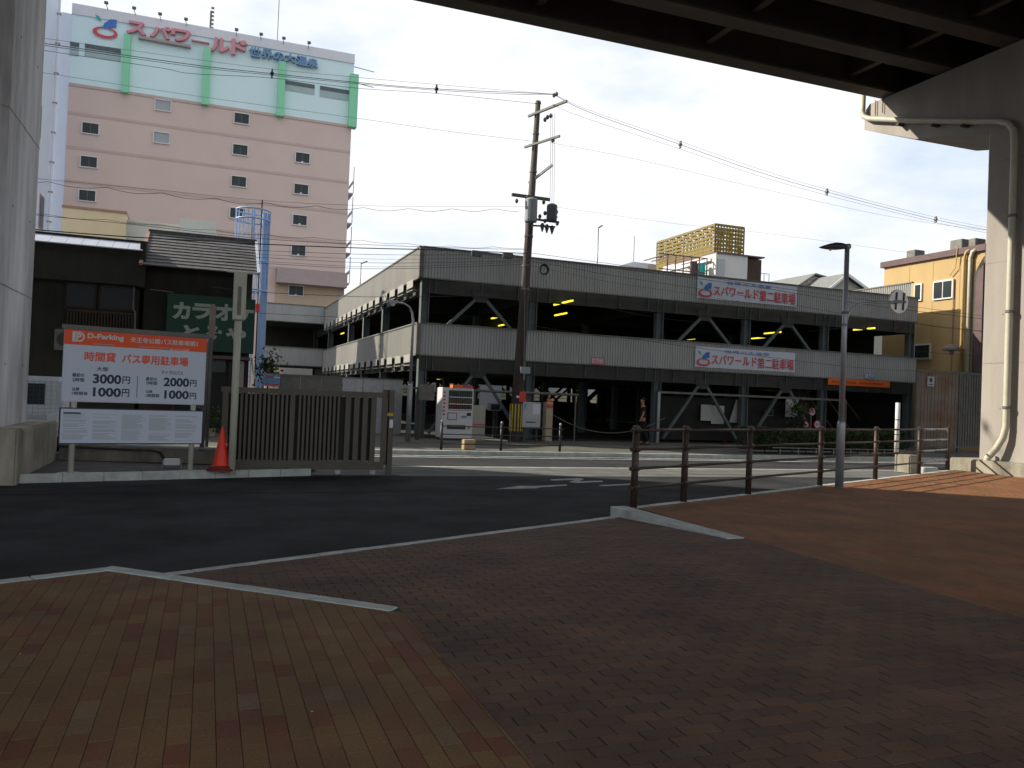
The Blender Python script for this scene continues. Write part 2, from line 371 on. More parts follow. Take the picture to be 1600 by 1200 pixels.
# bricks -----------------------------------------------------------
def clip(poly, q, n):      # keep the side where (x-q).n >= 0
    o = []
    for i in range(len(poly)):
        a = poly[i]; b = poly[(i+1) % len(poly)]
        da = (a[0]-q[0])*n[0]+(a[1]-q[1])*n[1]; db = (b[0]-q[0])*n[0]+(b[1]-q[1])*n[1]
        if da >= 0: o.append(a)
        if (da >= 0) != (db >= 0):
            t = da/(da-db); o.append((a[0]+(b[0]-a[0])*t, a[1]+(b[1]-a[1])*t))
    return o
def area(p): return abs(sum(p[i][0]*p[(i+1) % len(p)][1]-p[(i+1) % len(p)][0]*p[i][1] for i in range(len(p))))/2
def half(p0, p1, left):   # half-plane through two points
    d = (p1[0]-p0[0], p1[1]-p0[1]); n = (-d[1], d[0]) if left else (d[1], -d[0]); return (p0, n)
inner = .13
kin = lambda: ((K0+KN*inner)[:], KN[:])
wedL = ((-.65, 7.32), (1.29, 5.66)); wedR = ((5.38, 10.24), (5.54, 7.82))
def brickfield(name, mname, rng, bl, bw, along, planes, njoint, group_label):
    amin, amax, pmin, pmax = rng; lst = []
    jr = random.Random(hash(along) % 97+3)
    if along == 'a':
        r = 0; p = pmin
        while p < pmax:
            a = amin-(bl/2 if r % 2 else 0)
            while a < amax: lst.append((a+njoint, a+bl-njoint, p+njoint, p+bw-njoint)); a += bl
            p += bw; r += 1
    else:
        r = 0; a = amin
        while a < amax:
            p = pmin-(bl*.5 if r % 2 else 0)+jr.uniform(-.02, .02)
            while p < pmax: lst.append((a+njoint, a+bw-njoint, p+njoint, p+bl-njoint)); p += bl
            a += bw; r += 1
    par = bpy.data.objects.new(name, None); col.objects.link(par); par.rotation_euler = (0, 0, TH); par['kind'] = 'structure'
    whole = []; polys = []
    for x0, x1, y0, y1 in lst:
        poly = [(x0, y0), (x1, y0), (x1, y1), (x0, y1)]
        for q, n in planes:
            poly = clip(poly, q, n)
            if len(poly) < 3: break
        if len(poly) < 3 or area(poly) < .0006: continue
        cx = (x0+x1)/2; cy = (y0+y1)/2; wl = W(cx, cy)
        full = area(poly) > .98*(x1-x0)*(y1-y0)
        vis = wl.y > 3.0 and abs(wl.x/max(wl.y, .1)) < .66
        if vis and full: whole.append((wl.length, x0, x1, y0, y1))
        else: polys.append(poly)
    whole.sort(); near = whole[:300]; polys += [[(x0, y0), (x1, y0), (x1, y1), (x0, y1)] for _, x0, x1, y0, y1 in whole[300:]]
    st = MB(); T = random.Random(5)
    for poly in polys:
        cx = sum(q[0] for q in poly)/len(poly); cy = sum(q[1] for q in poly)/len(poly); n = len(poly)
        h = T.uniform(-.0015, .0015); ta, tb = T.uniform(-.008, .008), T.uniform(-.008, .008)
        far_ = cy > 9 or cx > 12
        def Z(q): return zap(*q)+h+ta*(q[0]-cx)+tb*(q[1]-cy)
        bot = [(q[0], q[1], Z(q)-.012) for q in poly]; k = .96
        if far_: top = [(q[0], q[1], Z(q)) for q in poly]; st.add(bot+top, [tuple(range(n, 2*n))]+[(i, (i+1) % n, n+(i+1) % n, n+i) for i in range(n)])
        else:
            mid = [(q[0], q[1], Z(q)-.002) for q in poly]
            top = [(q[0]+(cx-q[0])/max(abs(cx-q[0]), .001)*.002, q[1]+(cy-q[1])/max(abs(cy-q[1]), .001)*.002, Z(q)) for q in poly]
            st.add(bot+mid+top, [tuple(range(2*n, 3*n))]+[(i, (i+1) % n, n+(i+1) % n, n+i) for i in range(n)]+[(n+i, n+(i+1) % n, 2*n+(i+1) % n, 2*n+i) for i in range(n)])
    st.part('brick', mname, par, kind='stuff')
    if near:
        _, x0, x1, y0, y1 = near[0]; hx = (x1-x0)/2; hy = (y1-y0)/2; ch = .0012 if along == 'p' else .002
        v = [(sx*hx, sy*hy, z) for z in (-.012, -.002) for sx, sy in ((-1, -1), (1, -1), (1, 1), (-1, 1))]+[(sx*(hx-ch), sy*(hy-ch), 0) for sx, sy in ((-1, -1), (1, -1), (1, 1), (-1, 1))]
        f = [(8, 9, 10, 11)]+[(k*4+i, k*4+(i+1) % 4, k*4+4+(i+1) % 4, k*4+4+i) for k in (0, 1) for i in range(4)]
        me = MB().add(v, f).mesh('brick', mname)
        for _, x0, x1, y0, y1 in near:
            o = bpy.data.objects.new('brick', me); col.objects.link(o); o.parent = par
            cx, cy = (x0+x1)/2, (y0+y1)/2; e = .02
            gx = (zap(cx+e, cy)-zap(cx-e, cy))/(2*e); gy = (zap(cx, cy+e)-zap(cx, cy-e))/(2*e)
            o.location = (cx, cy, zap(cx, cy)+T.uniform(-.0015, .0015))
            o.rotation_euler = (math.atan(gy)+T.uniform(-.008, .008), -math.atan(gx)+T.uniform(-.008, .008), T.uniform(-.006, .006))
    return par
M['brick_drive'] = brickmat('brick_driveway', [(0, (.098, .056, .040)), (.25, (.112, .065, .043)), (.6, (.128, .070, .043)), (.9, (.148, .072, .040)), (1, (.125, .084, .060))], .7)
M['brick_yel'] = brickmat('brick_ochre', [(0, (.165, .056, .028)), (.16, (.175, .070, .032)), (.36, (.178, .096, .038)), (.75, (.196, .114, .043)), (.94, (.172, .090, .038)), (1, (.200, .132, .070))], .6)
M['brick_far'] = brickmat('brick_terracotta', [(0, (.225, .080, .032)), (.35, (.265, .102, .035)), (.7, (.235, .112, .040)), (1, (.185, .10, .040))], .6)
brickfield('brick_driveway', 'brick_drive', (-.9, 5.9, -1.0, 10.6), .2, .1, 'a',
           [kin(), ((1.32, 0), (1, 0)), ((5.80, 0), (-1, 0)), half(wedR[0], wedR[1], False)], .0031, '')
# part of the crossing left of a=1.32 but right of the wedge
brickfield('brick_crossing_corner', 'brick_drive', (-.9, 1.4, 5.5, 8.2), .2, .1, 'a',
           [kin(), half((-.62, 7.34), (1.345, 5.655), True), ((1.318, 0), (-1, 0))], .0022, '')
brickfield('brick_paving_left', 'brick_yel', (-5.0, 1.32, -.6, 7.4), .2, .1, 'p',
           [kin(), half((-.72, 7.22), (1.25, 5.56), False), ((1.32, 0), (-1, 0))], .0011, '')
brickfield('brick_paving_right', 'brick_far', (5.80, 22.0, .6, 16.6), .2, .1, 'p',
           [kin(), ((5.80, 0), (1, 0)), ((19.1, 0), (-1, 0))], .0016, '')
brickfield('brick_crossing_edge', 'brick_drive', (5.4, 5.8, 1.0, 7.82), .2, .1, 'a',
           [((5.798, 0), (-1, 0)), ((0, 7.78), (0, -1)), half(wedR[0], wedR[1], True)], .0031, '')
# kerb stones -------------------------------------------------------
def stones(parent, p0, p1, width, n, z0a, z0b, z1a, z1b, side=None, gap=.008, m='kerb'):
    d = Vector((p1[0]-p0[0], p1[1]-p0[1])); L = d.length; d.normalize(); nn = Vector((d.y, -d.x)) if side is None else side
    for i in range(n):
        t0 = i/n; t1 = (i+1)/n; g = gap/L/2
        q0 = Vector(p0)+d*L*(t0+g); q1 = Vector(p0)+d*L*(t1-g)
        za = z1a+(z1b-z1a)*t0; zb = z1a+(z1b-z1a)*t1; ba = z0a+(z0b-z0a)*t0; bb = z0a+(z0b-z0a)*t1
        jit = random.uniform(-.002, .002)
        v = [(q0.x, q0.y, ba), (q1.x, q1.y, bb), (q1.x+nn.x*width, q1.y+nn.y*width, bb), (q0.x+nn.x*width, q0.y+nn.y*width, ba)]
        bv = .008
        t = [(q0.x, q0.y, za-bv+jit), (q1.x, q1.y, zb-bv+jit), (q1.x+nn.x*width, q1.y+nn.y*width, zb-bv+jit), (q0.x+nn.x*width, q0.y+nn.y*width, za-bv+jit)]
        cx = sum(x[0] for x in v)/4; cy = sum(x[1] for x in v)/4
        tt = [(x+nn.x*bv*s1+d.x*bv*s2, y+nn.y*bv*s1+d.y*bv*s2, z+bv) for (x, y, z), s1, s2 in zip(t, (1, 1, -1, -1), (1, -1, -1, 1))]
        MB().add(v+t+tt, [(3, 2, 1, 0), (8, 9, 10, 11)]+[(k*4+j, k*4+(j+1) % 4, k*4+4+(j+1) % 4, k*4+4+j) for k in (0, 1) for j in range(4)]).part('kerb_stone', m, parent)
kb = bpy.data.objects.new('plaza_kerb', None); col.objects.link(kb); kb.rotation_euler = (0, 0, TH); kb['kind'] = 'structure'
stones(kb, kpt(-6.0), kpt(0), .12, 10, -.35, -.35, .006, .006, side=KN)
stones(kb, kpt(.03), kpt(6.8), .11, 11, -.35, -.35, -.098, -.098, side=KN)
stones(kb, kpt(6.83), kpt(21.5), .12, 22, -.35, -.35, .006, .006, side=KN)
# wedge kerbs that run down with the dropped crossing
wd = (Vector(wedL[1])-Vector(wedL[0])).normalized(); stones(kb, (-.655, 7.325), (1.32, 5.64), .13, 4, -.3, -.3, .010, .006, side=Vector((wd.y, -wd.x)))
stones(kb, (5.40, 10.34), (5.56, 7.80), .245, 2, -.3, -.3, .014, .006, side=Vector((.998, .066)), gap=.002)

# ================================================================== LEFT PLANTER STRIP, SIGN
PK0 = Vector(G(30, 755, ZA)); PK1 = Vector(G(486, 743, ZA)); pd = (PK1-PK0).normalized(); pn = Vector((-pd.y, pd.x))
pl = bpy.data.objects.new('planter_kerb', None); col.objects.link(pl); pl.rotation_euler = (0, 0, TH); pl['kind'] = 'structure'
stones(pl, PK0[:], PK1[:], .14, 8, -.35, -.35, .01, .01, side=pn)
q2 = PK1+pn*.14; q3 = PK0+pn*.14
ground(MB().prism([q3[:], q2[:], (PK1.x+.2, 16.6), (.3, 17.0), (-2.61, 17.6), (-2.61, 14.6)], -.3, -.04), 'planter_bed', 'soil')
# low wall behind the sign
wl = thing('low_wall', 'low grey concrete wall behind the bus parking price sign', 'wall', -2.6, 17.75, -.12, rot=TH-math.atan2(.85, 2.95))
MB().box(0, 3.1, 0, .15, 0, .36).part('wall_body', 'plinth', wl)
MB().box(-.01, 3.12, -.015, .165, .36, .40).part('coping', 'kerb', wl)
wl.location = W(-2.60, 17.75, -.12)
cdx = MB(); cdx.tube([(.0, -.05, .33), (1.2, -.05, .31), (1.75, -.05, .31), (1.9, -.06, .28), (2.0, -.08, .12), (2.05, -.15, .09)], .022, 6)
cdx.part('conduit', 'steel_d', wl, smooth=True)
fl = thing('floodlight', 'small white floodlight lying at the foot of the price sign beside its right post', 'floodlight', *G(268, 731, -.04), -.04, rot=TH)
MB().bbox(-.14, .14, -.05, .05, .05, .17, .015).part('lamp_housing', 'white', fl)
MB().tube([(-.16, 0, .0), (-.16, 0, .11), (-.12, 0, .11)], .012, 6).part('bracket', 'galv', fl)
MB().tube([(.16, 0, .0), (.16, 0, .11), (.12, 0, .11)], .012, 6).part('bracket', 'galv', fl)
# grey frame post on the wall
gp_ = thing('frame_post', 'thin grey square post on the low wall at the right edge of the price sign', 'post', -.04, 17.05, 0)
MB().box(-.045, .045, -.045, .045, .24, 2.45).part('post', 'galv_d', gp_)
MB().box(-.06, .06, -.06, .06, .2, .24).part('foot_plate', 'galv_d', gp_)
MB().box(-.08, .02, -.06, .05, 2.33, 2.4).part('clamp', 'galv', gp_)

# the price sign -----------------------------------------------------
SA = R(33.85); A0 = Vector((-7.069, 13.217, 0))
sd = Vector((math.cos(SA), math.sin(SA), 0)); sn = Vector((-sd.y, sd.x, 0))
def SG(u, v):
    r_ = ray(u, v); t = ((A0-Vector((0, 0, H))).dot(sn)-.05)/r_.dot(sn); P = r_*t+Vector((0, 0, H)); return ((P-A0).dot(sd), P.z)
sg = bpy.data.objects.new('parking_sign', None); col.objects.link(sg); sg.location = A0; sg.rotation_euler = (0, 0, SA)
tag(sg, 'orange and white bus parking price board above a smaller rules board, on two ivory posts', 'sign')
for x in (0.02, 1.86): MB().tube([(x, 0, -.12), (x, 0, 2.2)], .045, 12).part('post', 'offwhite', sg, smooth=True)
for x in (.02, 1.86): MB().lathe([(.20, -.06), (.20, -.01), (.06, .0)], 16, (x, 0)).part('post_footing', 'kerb', sg)
MB().bbox(-.17, 2.03, -.052, -.020, 1.14, 2.30, .012).part('price_panel', 'panel', sg)
MB().box(-.168, 2.028, -.056, -.0525, 2.06, 2.296).part('header_band', 'orange', sg)
MB().box(-.20, 2.06, -.075, .0, 2.302, 2.375).part('top_rail', 'galv_d', sg)
MB().bbox(-.185, 2.03, -.050, -.018, .455, 1.045, .008).part('rules_frame', 'ink', sg)
MB().box(-.165, 2.01, -.054, -.0505, .475, 1.025).part('rules_panel', 'panel', sg)
def ST(s, L, Rr, m, bold=.02, y=-.057, slack=0):
    x0, zt = SG(L[0], L[1]); _, zb = SG(L[0], L[2]); x1, _ = SG(Rr[0], Rr[1])
    if m == 'white' or m == 'wt': m = 'white'
    return text(s, x0, x1, zb, zt, y, m, sg, 'lettering', .0015, bold)
ST('D-Parking', (137, 520.5, 531), (193.5, 530), 'white', .03)
ST('天王寺公園バス駐車場第3', (204, 526.5, 535), (309, 539), 'white', .01)
ST('06-6773-0605', (266, 544, 547.5), (296, 547), 'white', .0)
ST('時間貸', (132.5, 549, 563.5), (181, 557), 'orange', .035, y=-.0535)
ST('バス専用駐車場', (191, 553, 567.5), (294, 563), 'orange', .035, y=-.0535)
K = -.0535
for a_ in (('大型', (151, 573, 579.5), (169, 577), .02), ('最初の', (113, 582.5, 588.5), (131.5, 587), .02), ('2時間', (113, 590, 596), (131.5, 594), .02),
           ('3000', (145.5, 584, 599), (189.5, 593), .035), ('円', (191.5, 588, 600), (203, 594), .02), ('以降', (112.5, 605, 610.5), (124, 608), .02), ('1時間毎', (112.5, 611.5, 617), (137, 615), .02),
           ('1000', (145.5, 605, 619.5), (189, 613), .035), ('円', (190.5, 607.5, 620), (202, 614), .02), ('マイクロバス', (252, 578.5, 584.5), (286, 583), .015),
           ('最初の', (228, 589, 594.5), (245, 592), .02), ('2時間', (228, 595.5, 601), (245, 599), .02), ('2000', (256, 589.5, 603.5), (295.5, 597), .035), ('円', (297, 593.5, 604), (307, 599), .02),
           ('以降', (228, 609.5, 614), (238, 612), .02), ('1時間毎', (228, 615, 620.5), (249, 618), .02), ('1000', (257, 609.5, 623), (295, 616), .035), ('円', (296.5, 613.5, 624), (306.5, 618), .02)):
    ST(a_[0], a_[1], a_[2], 'ink', a_[3], y=K)
x, zt = SG(215, 587); _, zb = SG(215, 621); MB().box(x-.004, x+.004, -.055, -.0535, zb, zt).part('divider', 'ink', sg)
lx, lz = SG(122.5, 526)
lg = MB(); lg.disc(lx+.01, lz, .082, -.0585, -.057, 28, .058); lg.box(lx-.085, lx-.02, -.0588, -.0572, lz-.082, lz+.082)
lg.part('logo_disc', 'white', sg)
MB().box(lx-.042, lx+.0, -.0594, -.0589, lz-.06, lz+.06).part('logo_gap', 'orange', sg)
text('P', lx-.03, lx+.05, lz-.055, lz+.055, -.0595, 'white', sg, 'logo_letter', .001, .04)
fp = MB(); rr_ = random.Random(3)
for cx0 in (-.13, .30, .73, 1.15, 1.57):
    z = .94
    while z > .52:
        if rr_.random() < .84: fp.box(cx0, cx0+rr_.uniform(.22, .37), -.0548, -.0541, z, z+.007)
        z -= .0155
for cx0, z0, wd_ in ((.24, 2.083, .33), (.93, 2.083, .5)):
    fp.box(cx0, cx0+wd_, -.0572, -.0563, z0, z0+.014)
fp.part('fine_print', 'microink', sg, kind='stuff')
x, z = SG(99, 645); MB().box(x, x+.25, -.0552, -.0545, z-.012, z+.012).part('heading', 'ink', sg)

# cone, ivory pole, old stake ---------------------------------------
def make_cone(a, p, z, h, r, label, band=False):
    c = thing('traffic_cone', label, 'traffic cone', a, p, z)
    MB().lathe([(r*.98, .10*h), (r*.92, .13*h), (r*.14, .97*h), (r*.10, h)], 20).part('cone_body', 'cone', c, smooth=False)
    MB().lathe([(r*1.60, 0), (r*1.60, .05*h), (r*1.40, .055*h), (r*1.36, .10*h), (r*1.10, .115*h)], 20).part('base', 'cone_d', c)
    if band: MB().lathe([(r*.58, .42*h), (r*.40, .62*h)], 16).part('reflective_band', 'yb', c)
    return c
zc = PL(347, 668, G(345, 736, .02)[1])[1]
make_cone(*G(345, 735, .01), .01, zc, .155, 'red traffic cone in a dark weighted base at the foot of the ivory pole', False)
pa, pp = G(362, 737, .01); pp += .12
zt = PL(365, 426, pp)[1]
pv = thing('sign_pole', 'tall ivory pole with an edge-on boxed sign at its top, behind the red cone', 'pole', pa, pp, 0)
MB().tube([(0, 0, -.04), (0, 0, zt-.05)], .062, 14).part('pole', 'offwhite', pv, smooth=True)
z0_ = PL(367, 500, pp)[1]
MB().bbox(-.10, .11, -.14, .14, z0_, zt, .01).part('sign_box', 'offwhite', pv)
MB().box(-.035, .03, -.146, -.141, z0_+.08, zt-.25).part('sign_edge_recess', 'galv_d', pv)
MB().box(-.22, .24, -.03, .03, zt, zt+.025).part('top_bar', 'offwhite', pv)
a_, z_ = PL(333, 475, 17.2)
st = thing('notice_board_stake', 'dark weathered board on a stake, seen in front of the green snack bar sign', 'stake', a_, 17.2, 0)
b_ = MB(); zb = PL(333, 528, 17.2)[1]; b_.prism([(-.06, zb), (.06, zb), (.06, z_-.06), (.03, z_), (-.03, z_), (-.06, z_-.06)], -.02, .02, 'y'); b_.part('board', 'rust', st)
MB().box(-.03, .03, .021, .06, -.05, zb+.15).part('stake', 'galv_d', st)

# bronze sliding gate -----------------------------------------------
ga0, ga1 = .25, 3.27; zg1 = 1.50; g = thing('sliding_gate', 'bronze slatted sliding gate between the planter and the road opening', 'gate', ga0, 15.82, -.12)
GL = ga1-ga0; hh = 1.60
MB().box(0, GL, -.04, .04, hh-.10, hh).part('top_rail', 'gate', g)
MB().box(0, GL, -.045, .045, .10, .26).part('bottom_rail', 'gate', g)
for x in (0.03, GL-.06): MB().box(x, x+.10, -.035, .035, .26, hh-.10).part('stile', 'gate', g)
MB().box(1.22, 1.31, -.035, .035, .26, hh-.10).part('stile', 'gate', g)
sl_m = MB().box(-.021, .021, -.028, .028, .26, hh-.10).mesh('slat', 'gate'); sw_m = MB().box(-.05, .05, -.028, .028, .26, hh-.10).mesh('slat', 'gate')
for i in range(13):
    for x0 in (.20, 1.40):
        if x0 == 1.40 and i > 9: continue
        o = bpy.data.objects.new('slat', sl_m); col.objects.link(o); o.parent = g; o.location = (x0+i*.080, 0, 0)
for i in range(4):
    o = bpy.data.objects.new('slat', sw_m); col.objects.link(o); o.parent = g; o.location = (2.30+i*.165, 0, 0)
MB().box(.14, 2.78, .032, .044, .27, hh-.11).part('gap_shade_sheet', 'inside', g)  # dark sheet added so the slat gaps look shaded
for x in (2.15, 2.82):
    MB().disc(x, .06, .055, -.02, .02, 14).part('wheel', 'galv', g)
gpz = thing('gate_post', 'bronze end post of the sliding gate with a lock box and yellow tag', 'gate post', 3.40, 15.88, -.12)
MB().box(-.05, .05, -.05, .05, 0, 1.66).part('post', 'gate', gpz)
MB().box(-.035, .035, -.07, -.051, .92, 1.08).part('lock_box', 'white', gpz)
MB().box(-.15, .03, -.075, -.055, 1.15, 1.21).part('latch', 'yb', gpz)
MB().box(-.16, .02, .02, .05, .2, 1.66).part('receiver_channel', 'gate', gpz)
rl = MB().box(0.2, 3.6, 15.74, 15.78, ZA, ZA+.012); ground(rl, 'gate_track', 'steel_d')
# white kei truck ------------------------------------------------------
tk = thing('kei_truck', 'white kei truck seen from behind between the left pier and the price sign', 'truck', -3.62, 18.4, -.12)
MB().bbox(-.70, .70, 1.62, 2.75, .35, 1.66, .10).part('cab', 'truck', tk)
MB().box(-.42, .36, 1.600, 1.618, 1.05, 1.50).part('rear_window', 'glass', tk)
gd = MB()
for i in range(12): gd.box(-.62+i*.11, -.616+i*.11, 1.585, 1.590, .75, 1.58)
for i in range(9): gd.box(-.62, .6, 1.585, 1.590, .78+i*.095, .784+i*.095)
gd.part('guard_grid', 'galv_d', tk, kind='stuff')
for x in (-.69, .66): MB().box(x, x+.03, 0, 1.55, .62, .90).part('bed_side', 'truck', tk)
MB().box(-.69, .69, -.03, 0, .60, .90).part('tailgate', 'truck', tk)
MB().box(-.68, .68, .0, 1.6, .52, .60).part('bed_floor', 'truck', tk)
for x in (-.62, .50):
    for y in (.35, 2.25):
        wz = MB(); wz.prism([(y+.26*math.cos(t*math.pi/9), .26+.26*math.sin(t*math.pi/9)) for t in range(18)], x, x+.14, 'x'); wz.part('wheel', 'black', tk)
for x in (-.64, .5): MB().box(x, x+.14, -.045, -.031, .45, .57).part('tail_light', 'red2', tk)

# ================================================================== FENCES (brown)
fz = [1.10, .83, .56, .29]
def fence_post(mb_list, root, x, y, zt=1.14):
    MB().tube([(x, y, -.02), (x, y, zt)], [.052, .048], 12).part('post', 'brown', root, smooth=True)
    MB().lathe([(.055, zt-.01), (.055, zt+.01), (.02, zt+.028)], 12, (x, y)).part('cap', 'brown', root)
pts = [G(975, 791), G(1053, 782), G(1155, 770.5), G(1271, 758), G(1358, 748), G(1425, 740)]
pts = [((K0+KD*((Vector(q)-K0).dot(KD))+KN*.07)) for q in pts]
o0 = pts[0]; fn = thing('guard_rail', 'long brown pipe railing with four rails along the kerb beside the lamp post', 'railing', o0.x, o0.y, 0)
loc = [(q.x-o0.x, q.y-o0.y) for q in pts]
for x, y in loc: fence_post(None, fn, x, y)
for z in fz:
    for i in range(len(loc)-1):
        MB().tube([(loc[i][0], loc[i][1]-.055, z), (loc[i+1][0], loc[i+1][1]-.055, z)], .021, 8).part('rail', 'brown', fn, smooth=True)
    for i, (x, y) in enumerate(loc):
        MB().tube([(x-KD.x*.07, y-.055-KD.y*.07, z), (x+KD.x*.05, y-.055+KD.y*.05, z)], .034, 8).part('rail_clamp', 'brown', fn)
    x, y = loc[0]; MB().tube([(x-KD.x*.15, y-.055-KD.y*.15, z), (x-KD.x*.08, y-.055-KD.y*.08, z)], [.030, .022], 8).part('rail_end', 'brown', fn)
q5, q6 = pts[-1]+Vector((.06, .0)), Vector(G(1480, 735))
f2 = thing('guard_rail', 'short brown pipe railing with sunlit rails between the long railing and the right pier', 'railing', q5.x, q5.y, 0)
dx, dy = q6.x-q5.x, q6.y-q5.y
fence_post(None, f2, dx, dy)
for z in fz:
    MB().tube([(.0, 0, z), (dx, dy, z)], .02, 8).part('rail', 'brown', f2, smooth=True)
    MB().tube([(dx*.06, dy*.06, z), (dx*.48, dy*.48, z)], .026, 8).part('rail_sunlit_shell', 'galv', f2, smooth=True)  # pale shells put the sunlight on the brown rails into colour
    MB().tube([(dx*.52, dy*.52, z), (dx*.98, dy*.98, z)], .0245, 8).part('rail_sunlit_shell', 'galv', f2, smooth=True)
# black roadside rail on the far pavement
br = [G(710, 708.5), G(802, 708.5), G(890, 708.5)]
b3 = thing('roadside_rail', 'low black roadside rail with three ball-topped posts before the vending machine', 'railing', br[0][0], 21.35, 0)
for a_, p_ in br:
    x = a_-br[0][0]; MB().tube([(x, 0, 0), (x, 0, .72)], .036, 10).part('post', 'black', b3, smooth=True)
    MB().lathe([(.02, .72), (.036, .75), (.036, .78), (.012, .81)], 10, (x, 0)).part('ball_cap', 'galv', b3, smooth=True)
for z in (.64, .42, .16): MB().tube([(0, 0, z), (br[2][0]-br[0][0]+.1, 0, z)], .016, 6).part('rail', 'black', b3, smooth=True)
a_, p_ = G(765, 711)
solo(MB().bbox(-.16, .16, -.13, .13, 0, .28, .012), 'stone_block', 'tanstone', 'squat tan stone block on the kerb below the black roadside rail', 'block', a_, 21.5, 0)
a_, p_ = G(764, 690)
solo(MB().tube([(0, 0, 0), (.0, 0, .5), (-.03, 0, 1.05)], .012, 6), 'thin_stake', 'galv_d', 'thin bare stake on the pavement beside the vending machine', 'stake', a_, 23.5, 0)

# ================================================================== STREET LAMPS
la, lp = G(1311, 762)
lm = thing('street_lamp', 'grey street lamp with a flat dark head and mirror arm, at the long brown railing', 'street lamp', la, lp, 0)
MB().tube([(0, 0, 0), (0, 0, 1.20), (0, 0, 1.26), (0, 0, 1.29)], [.078, .078, .074, .05], 18).part('pole_sleeve', 'galv', lm, smooth=True)
MB().tube([(0, 0, 1.28), (0, 0, 4.66)], [.054, .046], 16).part('pole', 'galv', lm, smooth=True)
MB().lathe([(.15, -.005), (.15, .012), (.085, .016)], 18).part('base_flange', 'galv_d', lm)
hd = MB(); prof = [(-.02, .05, .045), (-.14, .09, .062), (-.28, .125, .070), (-.42, .125, .055), (-.56, .085, .030), (-.66, .02, .008)]
rings = []
for x, wy, hz in prof:
    zc_ = 4.66+(x*.11); rings.append([(x, wy*math.cos(t), zc_+hz*.9*math.sin(t)*(1.5 if math.sin(t) > 0 else .8)) for t in [2*math.pi*k/14 for k in range(14)]])
vs = [q for r_ in rings for q in r_]; n = 14
hd.add(vs, [(i*n+k, i*n+(k+1) % n, (i+1)*n+(k+1) % n, (i+1)*n+k) for i in range(len(rings)-1) for k in range(n)]+[tuple(range(n)), tuple(range(5*n, 6*n))])
hd.part('lamp_head', 'lampbody', lm, smooth=True)
MB().tube([(-.04, 0, 4.66), (.05, 0, 4.68)], .055, 12).part('head_collar', 'galv', lm, smooth=True)
MB().tube([(-.40, 0, 4.585), (-.40, 0, 4.55)], [.03, .02], 8).part('lens_boss', 'white', lm)
arm = [(.04, 0, 3.18), (.07, 0, 3.33), (.14, 0, 3.46), (.26, 0, 3.55), (.42, 0, 3.59), (.80, 0, 3.645), (1.42, 0, 3.71)]
MB().tube(arm, .026, 10).part('mirror_arm', 'galv', lm, smooth=True)
for z in (3.12, 3.36): MB().lathe([(.062, z), (.062, z+.05)], 14).part('arm_clamp', 'galv_d', lm)
mr = thing('traffic_mirror', 'round traffic mirror seen from its pale back, on the arm of the street lamp', 'mirror', la+1.42, lp+.04, 3.72)
MB().disc(0, 0, .235, .03, .06, 32).part('mirror_back', 'mirrorback', mr)
MB().disc(0, 0, .245, .06, .075, 32, .225).part('rim', 'offwhite', mr)
for x in (-.09, .10): MB().bar((x+.01, .015, .18), (x-.01, .015, -.17), .03, .02).part('strap', 'steel_d', mr)
MB().box(-.13, .15, .0, .02, -.02, .02).part('bracket', 'galv_d', mr)
la2, lp2 = 5.84, 24.66
l2 = thing('street_lamp', 'thin galvanised street lamp with a curved arm standing before the garage corner', 'street lamp', la2, lp2, 0)
MB().tube([(0, 0, 0), (0, 0, 1.72), (0, 0, 1.78)], [.085, .08, .05], 14).part('pole_sleeve', 'galv', l2, smooth=True)
MB().tube([(0, 0, 1.75), (.01, 0, 3.72), (-.03, 0, 3.95), (-.12, 0, 4.12), (-.27, 0, 4.21), (-.55, 0, 4.25)], [.05, .04, .034, .03, .028, .026], 12).part('pole', 'galv', l2, smooth=True)
MB().bbox(-.92, -.5, -.10, .10, 4.20, 4.29, .03).part('lamp_head', 'galv', l2)
MB().tube([(-.66, 0, 4.20), (-.66, 0, 4.12)], [.09, .06], 12).part('lens', 'white', l2)

# ================================================================== VIADUCT
dk = thing('viaduct', 'dark steel girder road viaduct spanning overhead', 'viaduct', 0, 0, 0)
for i, pg_ in enumerate([20.0, 17.9, 15.8, 13.2, 10.6, 8.0, 5.4, 2.8, .2, -2.4]):
    gm = MB(); gm.box(-60, 90, pg_-.28, pg_+.28, 11.42, 11.48); gm.box(-60, 90, pg_-.02, pg_+.02, 11.48, 12.95)
    gm.box(-60, 90, pg_-.2, pg_+.2, 12.95, 13.0)
    gm.part('girder', 'girder', dk)
cm = MB()
for a_ in [x*5.2-44.3 for x in range(26)]:
    if -5.5 < a_ < -3 or 19.4 < a_ < 22.2: continue
    cm.box(a_-.10, a_+.10, -2.3, 19.9, 11.75, 11.80); cm.box(a_-.01, a_+.01, -2.3, 19.9, 11.80, 12.3)
cm.part('cross_frame', 'girder', dk)
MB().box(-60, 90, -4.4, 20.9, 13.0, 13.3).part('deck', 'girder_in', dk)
MB().box(-60, 90, 20.65, 20.9, 13.3, 14.3).part('parapet', 'concrete', dk)
MB().box(-60, 90, -4.4, -4.15, 13.3, 14.3).part('parapet', 'concrete', dk)
pr = thing('viaduct_pier', 'pale concrete viaduct pier with a hammerhead beam and drain pipe, at the right edge', 'pier', 19.6, 15.4, 0)
